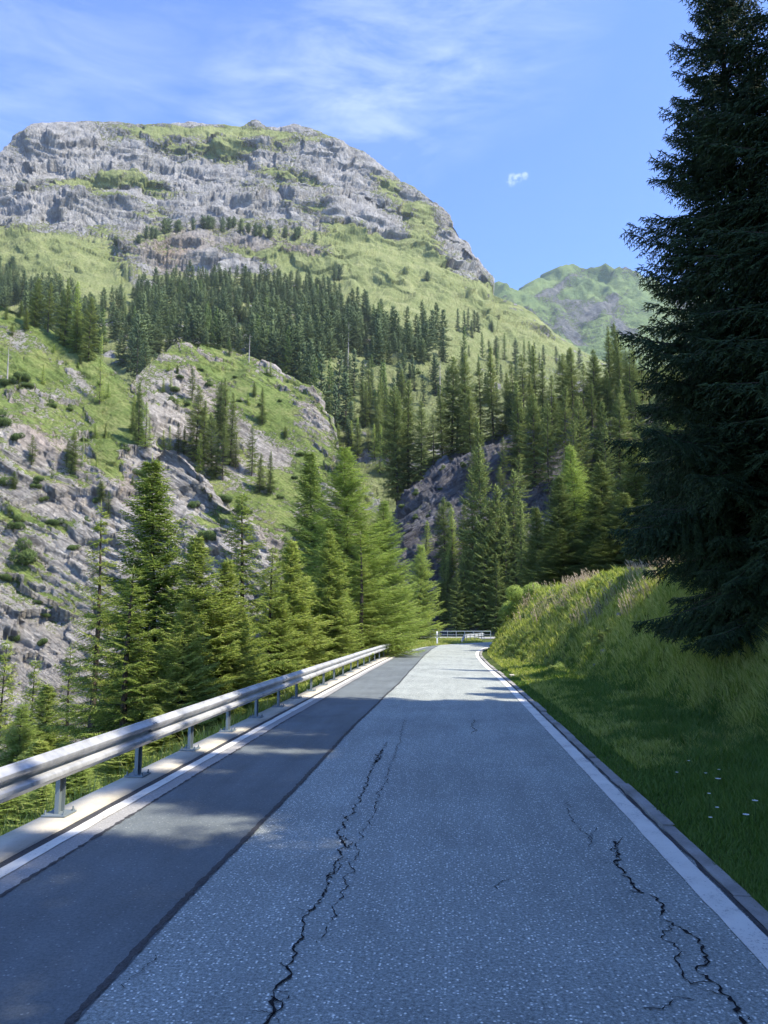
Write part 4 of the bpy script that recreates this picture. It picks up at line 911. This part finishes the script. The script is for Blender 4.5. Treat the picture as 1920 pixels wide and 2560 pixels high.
C1 = [(480, 915, 1000), (492, 965, 1150), (508, 1000, 1165), (528, 1030, 1190), (548, 945, 1080), (562, 940, 1110), (575, 980, 1160), (556, 1060, 1200), (540, 1090, 1195), (590, 1080, 1170), (655, 965, 1060), (630, 1058, 1190), (648, 1130, 1230), (675, 1125, 1235), (635, 950, 990), (425, 1060, 1125, 'larch'), (445, 1052, 1130), (458, 1060, 1135), (410, 1070, 1120, 'larch'), (575, 850, 890), (712, 1060, 1090), (500, 1080, 1190, 'larch')]
C1 += [(px, yb - r6.uniform(20, 50), yb, r6.choice(('larch', 'larch', 'spruce'))) for px, yb in [(x, np.interp(x, *zip(*RC)) + r6.uniform(20, 260)) for x in [r6.uniform(400, 790) for _ in range(12)]]]
hill_trees(C1, C_, 1, 'on the grassy rock hump', 'conifers on the grassy hump')
A1 = [(340, 790, 960), (362, 850, 985), (385, 880, 990), (352, 870, 970), (325, 830, 930), (772, 850, 1000), (800, 880, 1070), (820, 900, 1040, 'larch'), (845, 880, 1070), (862, 930, 1080), (838, 960, 1100), (885, 870, 990), (785, 900, 1030, 'larch'), (905, 900, 990), (930, 920, 1010), (960, 910, 1030, 'larch'), (985, 940, 1060), (1000, 905, 1010), (1050, 850, 910, 'larch'), (1010, 850, 890), (1110, 815, 905), (1160, 820, 920, 'larch'), (1172, 860, 890), (1205, 830, 900, 'larch'), (1090, 890, 990), (1060, 930, 1020), (880, 1000, 1100), (900, 1060, 1130), (940, 1080, 1140, 'larch'), (870, 1050, 1130),
      (1145, 770, 830), (1160, 775, 830), (1172, 770, 825), (1185, 775, 830), (1195, 780, 835), (1232, 800, 830), (1180, 800, 845), (1165, 810, 850), (1262, 835, 900, 'larch'), (1240, 840, 900), (1290, 845, 910), (1310, 850, 905, 'larch'), (1335, 855, 910), (1360, 860, 910), (1390, 865, 910), (1420, 880, 920), (1450, 870, 930), (1225, 850, 910), (1400, 885, 930), (1350, 880, 925)]
hill_trees(A1, A_, 0, 'in the valley between the hump and the crag', 'conifers in the upper valley')
r5 = random.Random(5)
A3 = [(px, yb - r5.uniform(45, 85), yb, r5.choice(('spruce', 'spruce', 'larch'))) for px, yb in [(r5.uniform(860, 1340), r5.uniform(930, 1010)) for _ in range(38)]]
hill_trees(A3, A_, 0, 'scattered over the green upper valley', 'conifers scattered in the upper valley')
A4 = [(px, yb - r5.uniform(70, 130), yb, r5.choice(('spruce', 'spruce', 'spruce', 'larch'))) for px, yb in [(r5.uniform(770, 1030), r5.uniform(1020, 1190)) for _ in range(40)]]
hill_trees(A4, A_, 1, 'in the lower gully right of the hump', 'conifers in the lower gully')
E4 = [(px, yb - r5.uniform(110, 190), yb, 'spruce') for px, yb in [(x, np.interp(x, *zip(*RE)) + r5.uniform(-2, 150)) for x in [r5.uniform(1170, 1620) for _ in range(26)]]]
hill_trees(E4, E_, 1, 'standing on the steep crag side', 'conifers on the crag side')
E5 = [(px, yb - r5.uniform(120, 200), yb, 'spruce') for px, yb in [(r5.uniform(1100, 1370), r5.uniform(1400, 1580)) for _ in range(18)]]
hill_trees(E5, E_, 1, 'in the shaded dell beyond the bridge', 'conifers in the shaded dell')
A2 = [(293, 598, 612, 'pine'), (30, 645, 670), (345, 592, 606, 'pine'), (365, 570, 598, 'pine'), (378, 572, 596, 'pine'), (388, 575, 596, 'pine'), (410, 553, 582, 'pine'), (422, 552, 580, 'pine'), (445, 555, 578, 'pine'), (483, 552, 574, 'pine'), (508, 546, 572, 'pine'), (520, 545, 570, 'pine'), (530, 548, 570, 'pine'), (556, 550, 580, 'pine'), (572, 548, 572, 'pine'), (584, 547, 570, 'pine'), (602, 552, 576, 'pine'), (622, 562, 580, 'pine'), (638, 564, 590, 'pine'), (650, 566, 592, 'pine'), (672, 568, 592, 'pine'), (712, 574, 594, 'pine'), (735, 575, 594, 'pine'), (745, 572, 592, 'pine'), (786, 585, 605, 'pine'), (1068, 683, 700, 'pine'), (835, 672, 700, 'pine'), (848, 668, 700, 'pine')]
A2 = [(q[0], q[1] - 5, q[2] + 3, 'pine', r5.uniform(8, 13)) for q in A2]
hill_trees(A2, A_, 0, 'on the high ledge of the grey cliff', 'pines on the high cliff ledge')
# forest belt
up_ = [(-60, 660), (0, 690), (60, 720), (140, 745), (230, 775), (300, 765), (330, 735), (400, 715), (470, 700), (600, 705), (700, 715), (760, 710), (820, 730), (880, 775), (960, 800), (1060, 830), (1120, 850)]
lo_ = [(-60, 760), (0, 790), (150, 860), (250, 880), (330, 930), (400, 885), (500, 885), (620, 905), (700, 940), (780, 960), (850, 900), (1000, 915), (1120, 900)]
cells = []
py_ = 690
while py_ < 960:
    st = 10 + (py_ - 690) * .042; px_ = -60 + tr.uniform(0, st)
    while px_ < 1120:
        x, y = px_ + tr.uniform(-.4, .4) * st, py_ + tr.uniform(-5, 5)
        a, b = np.interp(x, *zip(*up_)), np.interp(x, *zip(*lo_))
        gapn = float(fbm(np.array([[x / 70., y / 30., 2.]]), 2)[0])
        if a < y + 14 * gapn < b and gapn < .17 and tr.random() > max(0, (x - 820) / 420) * .6 and not (255 < x < 330 and y > 850 and tr.random() < .6): cells.append((x, y))
        px_ += st
    py_ += 11
cells.sort(key=lambda c: -c[1])
print('belt', len(cells))
near_c, rest = [], cells
for (x, y) in near_c:
    P = at_sheet(A_, x, y + 4); k = 'larch' if tr.random() < .16 else 'spruce'; p = tr.choice(FARP[k]); h = tr.choice((tr.uniform(11, 18), tr.uniform(18, 30))) * (.85 if k == 'larch' else 1)
    place(p, (P[0], P[1], P[2] - .8), h, p.R * h / p.H * tr.uniform(.95, 1.35), ('light green larch' if k == 'larch' else 'dark spruce') + ' among the dense forest belt below the grey cliff', 'larches of the forest belt' if k == 'larch' else 'spruces of the forest belt')
# remaining, smallest trees as one mass
def tree_mass(name, items, label, cat, mat=None):
    Vs, Fs, Ws, As = [], [], [], []; nv = 0; MI = []
    for (P, p, s, sr, rz) in items:
        me = p.me; v = np.empty(len(me.vertices) * 3, np.float32); me.vertices.foreach_get('co', v); v = v.reshape(-1, 3)
        fi = np.array([pl.material_index == 0 and pl.loop_total == 3 for pl in me.polygons]) if not hasattr(p, 'fi') else p.fi
        if not hasattr(p, 'fi'):
            p.fi = fi; p.tri = np.array([tuple(pl.vertices) for pl, k in zip(me.polygons, fi) if k]); a = np.empty(len(me.vertices), np.float32); me.attributes['rnd'].data.foreach_get('value', a); p.at = a
        c, s_ = math.cos(rz), math.sin(rz); w = np.stack([(v[:, 0] * c - v[:, 1] * s_) * sr, (v[:, 0] * s_ + v[:, 1] * c) * sr, v[:, 2] * s], -1) + np.array(P)
        Vs.append(w); Fs.append(p.tri + nv); As.append(p.at * .7 + .3 * tr.random()); nv += len(v)
    o = link(name, mesh_np(name, np.concatenate(Vs), np.concatenate(Fs), mat or M_FARSP, False, {'rnd': np.concatenate(As)})); tag(o, label, cat, None, 'stuff')
items, items2 = [], []
for (x, y) in rest:
    P = at_sheet(A_, x, y + 4); lar = tr.random() < .12; p = tr.choice(FARP['larch' if lar else 'spruce']); big = sstep(720, 900, y)
    h = tr.choice((tr.uniform(10, 17), tr.uniform(17, 24 + 6 * big))) * (.9 if lar else 1)
    (items2 if lar else items).append(((P[0], P[1], P[2] - .8), p, h / p.H, h / p.H * tr.uniform(1., 1.45), tr.uniform(0, 6)))
tree_mass('distant_forest', items, 'dense dark spruce forest belt under the grey cliff', 'forest')
tree_mass('distant_larches', items2, 'paler larches scattered through the dark forest belt', 'forest', M_FARLA)

# dead snags
def snag(S_, px, yt, yb, label):
    P = at_sheet(S_, px, yb); D = math.hypot(P[0], P[1]); a, b, t = ray(px, yt); h = CAMZ + float(t) * D - P[2]
    m = MB(); m.cyl((0, 0, -.5), (tr.uniform(-.04, .04) * h, 0, h), .018 * h + .05, .03, 6)
    for i in range(7):
        z = h * tr.uniform(.3, .95); an = tr.uniform(0, 6.28); l = tr.uniform(.05, .12) * h; m.cyl((0, 0, z), (math.cos(an) * l, math.sin(an) * l, z + tr.uniform(-.2, .5) * l), .05, .02, 4)
    o = m.build('dead_tree', M_DEAD); o.location = P; tag(o, label, 'dead tree', 'bare dead trunks on the slopes')
snag(B_, 19, 865, 950, 'bare grey dead trunk at the far left on the rocky slope')
snag(C_, 622, 835, 905, 'bare grey dead trunk at the crest of the grassy hump')
snag(A_, 870, 805, 890, 'bare grey dead trunk at the lower edge of the forest')
snag(A_, 868, 860, 935, 'short dead grey spruce in the clearing below the forest')
snag(E_, 1132, 960, 1110, 'pale dead trunk among the spruces on the crag')
snag(B_, 207, 1085, 1165, 'dead trunk beside the spruces on the left gorge wall')
snag(A_, 1100, 900, 1000, 'bare dead trunk in the upper valley left of the crag')

# ------------------------------------------------------------------ shrubs
def leaf_mass(seed, n, rad, leaf, squash=.7, lumps=6):
    r = np.random.default_rng(seed); cs = r.normal(0, .42, (lumps, 3)) * rad; cs[:, 2] = np.abs(cs[:, 2]) * .8 + rad * .3
    k = r.integers(0, lumps, n); d = r.normal(size=(n, 3)); d /= np.linalg.norm(d, axis=1)[:, None]
    P = cs[k] + d * (rad * .5 * r.uniform(.45, 1.05, n) ** .5)[:, None] * np.array([1, 1, squash]); P[:, 2] = np.maximum(P[:, 2], .02)
    dd = d + r.normal(0, .5, (n, 3)) + np.array([0, 0, .3])
    return spindles(P, dd, leaf * r.uniform(.6, 1.4, n), leaf * .45 * np.ones(n), r.uniform(0, 1, n), seed)
SH = []
for s in range(3):
    V, Fc, at = leaf_mass(50 + s, 2600, 1.0, .16); SH.append(mesh_np('shrub', V, Fc, M_BUSH, False, {'rnd': at}))
def shrubs(S_, L, region, group):
    L = sorted(L)
    for i, (px, py, rpx) in enumerate(L):
        P = at_sheet(S_, px, py + rpx * .6); D = math.hypot(P[0], P[1]); s = rpx / F * D
        o = link('shrub', tr.choice(SH)); o.location = P - np.array([0, 0, .2 * s]); o.scale = (s, s, s * tr.uniform(.8, 1.3)); o.rotation_euler = (0, 0, tr.uniform(0, 6))
        tag(o, f'dark green shrub {region}, {ORD[i] if i < len(ORD) else "last"} from the left', 'shrub', group)
shrubs(B_, [(65, 1385, 30), (42, 1310, 16), (15, 1440, 18), (100, 1500, 12), (112, 1530, 14), (140, 1300, 18), (180, 1365, 14), (40, 1590, 14), (105, 1605, 12), (75, 960, 14), (20, 950, 18), (60, 940, 18), (5, 1050, 22), (40, 1090, 14), (250, 960, 8), (175, 1020, 10), (105, 1240, 12), (85, 1210, 14), (180, 1190, 14), (240, 1250, 12), (310, 1120, 12), (360, 1210, 18), (345, 1180, 14), (530, 1330, 26), (480, 1260, 14), (215, 1300, 9), (10, 1200, 16), (100, 1195, 12), (130, 1010, 12), (210, 1095, 12)], 'on the rocky gorge wall', 'shrubs on the gorge wall')
shrubs(C_, [(756, 1130, 14), (440, 970, 12), (520, 960, 10), (600, 1000, 8), (650, 1010, 8), (700, 1000, 7), (560, 1240, 20), (600, 1270, 22), (500, 920, 8), (450, 940, 10), (700, 1240, 10), (740, 1190, 9), (590, 940, 6), (430, 1000, 14), (470, 1010, 10)], 'on the grassy hump', 'shrubs on the grassy hump')
shrubs(A_, [(670, 905, 14), (950, 905, 12), (935, 915, 10), (920, 905, 8), (890, 925, 7), (1010, 1080, 10), (970, 1060, 9), (560, 890, 8), (660, 900, 10), (1045, 930, 8), (1090, 965, 9)], 'in the clearing below the forest', 'shrubs in the clearing')
shrubs(E_, [(1160, 1160, 12), (1110, 1170, 10), (1180, 1200, 8), (1040, 1230, 10), (1080, 1285, 12), (1040, 1290, 10), (1205, 1150, 9), (1010, 1265, 10), (1100, 1220, 6), (1120, 1260, 12)], 'on the dark crag face', 'shrubs on the crag')

# leafy bush by the far end of the bank
def bushes_world(L):
    for (px, py, D, rad, label) in L:
        a, b, t = ray(px, py); x, y = float(a * D), float(b * D)
        V, Fc, at = leaf_mass(int(px), 9000, rad, .10, .9, 8); o = link('bush', mesh_np('bush', V, Fc, M_LAR, False, {'rnd': at})); o.location = (x, y, gz(x, y)); tag(o, label, 'bush', 'leafy bushes on the bank')
bushes_world([(1318, 1500, 51, 1.1, 'light green leafy bush at the far left end of the bank crest'), (1290, 1530, 52, 1.0, 'small leafy bush at the low end of the bank by the bend')])

# ------------------------------------------------------------------ grass
def blades(P, h, w, lean, seed, curl=.5):
    r = np.random.default_rng(seed); n = len(P); an = r.uniform(0, 6.28, n); side = np.stack([np.cos(an), np.sin(an), 0 * an], -1) * (w * .5)[:, None]
    la = r.uniform(0, 6.28, n); L = np.stack([np.cos(la), np.sin(la), 0 * la], -1) * (h * curl * r.uniform(.2, 1.3, n))[:, None] + lean * h[:, None]
    V = np.empty((n, 5, 3)); up = np.array([0, 0, 1.])
    V[:, 0] = P - side; V[:, 1] = P + side; m = P + up * (h * .55)[:, None] + L * .35; V[:, 2] = m - side * .75; V[:, 3] = m + side * .75; V[:, 4] = P + up * (h * (1 - .25 * curl))[:, None] + L
    i = np.arange(n)[:, None] * 5; return V.reshape(-1, 3), [i + np.array([[0, 1, 3, 2]]), i + np.array([[2, 3, 4]])], np.repeat(r.uniform(0, 1, n), 5)
def sample(n, dmin, dmax, seed, side='R'):
    r = np.random.default_rng(seed); u = r.uniform(0, 1, n); D = dmin * (dmax / dmin) ** u
    px = r.uniform(1100, 2150, n) if side == 'R' else r.uniform(900, 1150, n)
    a, b, _ = ray(px, 1550 + 0 * px); return a * D, b * D, D
def put_grass(name, x, y, D, s0, s1, hf, mat, seed, label, lean=(0, 0, 0), wk=.0011, hmask=None):
    s = polydist(x, y, RED); k = (s > s0) & (s < s1); x, y, D, s = x[k], y[k], D[k], s[k]
    z = ground(x, y); P = np.stack([x, y, z - .02], -1)
    h = hf(s, y, P); r = np.random.default_rng(seed); h = h * r.uniform(.45, 1.25, len(h)); k = h > .02; P, h, D = P[k], h[k], D[k]
    V, Fc, at = blades(P, h, np.maximum(.004, wk * D) * r.uniform(.7, 1.4, len(h)), np.array(lean), seed)
    bias = .25 * fbm(P / .9, 3); at = np.clip(at + np.repeat(bias, 5), 0, 1)
    o = link(name, mesh_np(name, V, Fc, mat, False, {'rnd': at})); tag(o, label, 'grass', None, 'stuff'); print(name, len(P))
def h_verge(s, y, P): return (.08 + .15 * sstep(.25, 1.6, s)) * (.75 + .9 * np.clip(fbm(P / 1.1, 3) + .3, 0, 1))
def h_bank(s, y, P):
    w = np.interp(y, [-30, 20, 28, 36, 44, 52, 80], [3.0, 2.6, 2.4, 1.4, .75, .5, .8]); return (.16 + .20 * sstep(-.5, 1.2, s - w)) * (.7 + .9 * np.clip(fbm(P / 1.6, 3) + .3, 0, 1.2)) * (.7 + 1.1 * np.clip(fbm(P / .45 + 3, 2) + .2, 0, 1))
x, y, D = sample(330000, 3.6, 32, 1); put_grass('verge_grass', x, y, D, .14, 3.4, h_verge, M_GRASSD, 60, 'short dark green grass on the flat verge beside the kerb')
x, y, D = sample(420000, 11, 68, 2); put_grass('bank_grass', x, y, D, .5, 14, h_bank, M_GRASS, 61, 'long bright grass covering the steep right bank', (-.12, -.03, 0), .0012)
x, y, D = sample(60000, 11, 68, 3)
def seeds(x, y, D):
    s = polydist(x, y, RED); k = (s > .7) & (s < 8) & (y > 24); x, y, D = x[k], y[k], D[k]; k = ground(x, y) > 1.6; x, y, D = x[k], y[k], D[k]; f = fbm(np.stack([x, y, 0 * x], -1) / 2.2 + 5, 3); k = f > .12; x, y, D = x[k][:5000], y[k][:5000], D[k][:5000]
    z = ground(x, y); r = np.random.default_rng(9); h = r.uniform(.45, .85, len(x)); P = np.stack([x, y, z], -1); lean = np.stack([-.25 * h, r.normal(0, .1, len(x)), h], -1)
    n = len(x)
    st = spindles(P, lean, np.linalg.norm(lean, axis=1), np.maximum(.004, .0006 * D), r.uniform(0, 1, n), 1); hd = spindles(P + lean * .8, lean + np.array([-.15, 0, 0]), .14 + 0 * h, np.maximum(.016, .0014 * D), r.uniform(.2, 1, n), 2)
    V = np.concatenate([st[0], hd[0]]); Fc = np.concatenate([st[1], hd[1] + len(st[0])]); o = link('seed_grass', mesh_np('seed_grass', V, Fc, M_STRAW, False, {'rnd': np.concatenate([st[2], hd[2]])})); tag(o, 'pinkish brown seeding grass stalks along the bank crest', 'grass', None, 'stuff')
seeds(x, y, D)
# grass left of the bend and along the outer edge of the concrete
r_ = np.random.default_rng(12)
x = r_.uniform(-9, 3, 60000); y = r_.uniform(44.8, 84, 60000); s = polydist(x, y, LED); k = (s < -.12) & (x > edgeX(y) - 1.5) & ~((y > 84.5) & (y < 97)); x, y = x[k], y[k]
P = np.stack([x, y, ground(x, y) - .02], -1); h = r_.uniform(.08, .34, len(x)); V, Fc, at = blades(P, h, .05 + 0 * h, np.array([0, 0, 0.]), 5)
tag(link('shoulder_grass', mesh_np('shoulder_grass', V, Fc, M_GRASS, False, {'rnd': at})), 'sunlit yellow-green grass between the guardrail end and the bend', 'grass', None, 'stuff')
y = r_.uniform(5, 46, 26000); x = edgeX(y) - .05 - np.abs(r_.normal(0, 1.2, 26000)); P = np.stack([x, y, ground(x, y) - .02], -1); h = r_.uniform(.1, .42, len(x))
V, Fc, at = blades(P, h, np.maximum(.006, .0011 * y), np.array([0, 0, 0.]), 6)
tag(link('edge_grass', mesh_np('edge_grass', V, Fc, M_GRASS, False, {'rnd': at})), 'ragged grass growing just outside the concrete edge', 'grass', None, 'stuff')
# leafy weeds on the bank
r_ = np.random.default_rng(77); WV, WF, WA, nv = [], [], [], 0
for k in range(300):
    D = 14 * (58 / 14) ** r_.uniform(); px = r_.uniform(1200, 1900); a, b, _ = ray(px, 1550); x, y = float(a * D), float(b * D)
    s_ = polydist(np.array([x]), np.array([y]), RED)[0]
    if not (1.2 < s_ < 7) or y < 27: continue
    rad = r_.uniform(.10, .28); V, Fc, at = leaf_mass(900 + k, int(150 + 700 * rad), rad, .085, .8, 5); V = V + np.array([x, y, gz(x, y) + .1]); WV.append(V); WF.append(Fc + nv); WA.append(np.clip(at * .8 + r_.uniform(-.3, .3), 0, 1)); nv += len(V)
tag(link('meadow_weeds', mesh_np('meadow_weeds', np.concatenate(WV), np.concatenate(WF), M_WEED, False, {'rnd': np.concatenate(WA)})), 'leafy weeds and herbs scattered through the bank grass', 'weeds', None, 'stuff')
# flowers on the verge
fl = [(1885, 2003), (1790, 2020), (1862, 2038), (1770, 1985), (1795, 1925), (1690, 1932), (1762, 1934), (1720, 1903), (1793, 1948), (1773, 2045)]
fl.sort()
for i, (px, py) in enumerate(fl):
    X, Y = onground(px, py, .32); zb = gz(X, Y); rt = empty('flower', (X, Y, zb)); tag(rt, f'small white flower in the dark verge grass, {ORD[i]} from the left', 'flower', 'white flowers in the verge')
    m = MB(); m.cyl((0, 0, 0), (.01, 0, .32 - zb), .003, .002, 5); m.build('stem', M_GRASSD, rt)
    m = MB(); rr = .024 if i in (9, 8, 6) else .014
    for k in range(8):
        a = k * .785; m.add([(.01, 0, .322 - zb), (.01 + rr * math.cos(a - .3), rr * math.sin(a - .3), .33 - zb), (.01 + rr * 1.25 * math.cos(a), rr * 1.25 * math.sin(a), .327 - zb), (.01 + rr * math.cos(a + .3), rr * math.sin(a + .3), .33 - zb)], [(0, 1, 2, 3)])
    m.build('petals', M_FLOWER, rt)
# stones at the foot of the bank, drain slab
def stone(px, py, s, label):
    X, Y = onground(px, py, .1); r = np.random.default_rng(int(px)); import bmesh
    bm = bmesh.new(); bmesh.ops.create_icosphere(bm, subdivisions=3, radius=1)
    co = np.array([v.co[:] for v in bm.verts]); f = 1 + .45 * fbm(co * 1.1 + px, 3); q = np.round(co * f[:, None] * 3.2) / 3.2 * .5 + co * f[:, None] * .5
    for v, c in zip(bm.verts, q): v.co = (c[0] * s, c[1] * s * .8, c[2] * s * .42)
    me = bpy.data.meshes.new('stone'); bm.to_mesh(me); bm.free(); me.materials.append(M_STONE); o = link('stone', me); o.location = (X, Y, gz(X, Y) + s * .12); o.rotation_euler = (0, 0, r.uniform(0, 3)); tag(o, label, 'stone', 'stones on the verge')
stone(1530, 1700, .34, 'flat grey stone at the foot of the bank, largest on the verge'); stone(1500, 1700, .22, 'smaller grey stone left of the large flat one'); stone(1560, 1688, .2, 'grey stone right of the large flat one'); stone(1240, 1632, .2, 'pale stone at the foot of the bank near the bend')
X, Y = onground(1310, 1693); sl = MB(); sl.box(-.5, .5, -.25, .25, -.05, .07); o = sl.build('drain_slab', M_CONC, None, .01); o.location = (float(X), float(Y), 0.02); tag(o, 'small pale concrete drain slab at the road edge in the grass', 'drain cover')

# ------------------------------------------------------------------ air
m, n, b, o = newmat('haze_air'); n.nodes.remove(b)
pv = NT(n, 'ShaderNodeVolumePrincipled'); pv.inputs['Color'].default_value = (.80, .88, 1, 1); pv.inputs['Density'].default_value = .00006; pv.inputs['Anisotropy'].default_value = .3
n.links.new(pv.outputs[0], o.inputs['Volume'])
hz_ = MB(); hz_.box(-4200, 5200, -400, 6500, -420, 1150); h_ = hz_.build('haze', m); tag(h_, kind='stuff'); h_['label'] = 'thin blue mountain air veiling the far slopes'; h_['category'] = 'haze'
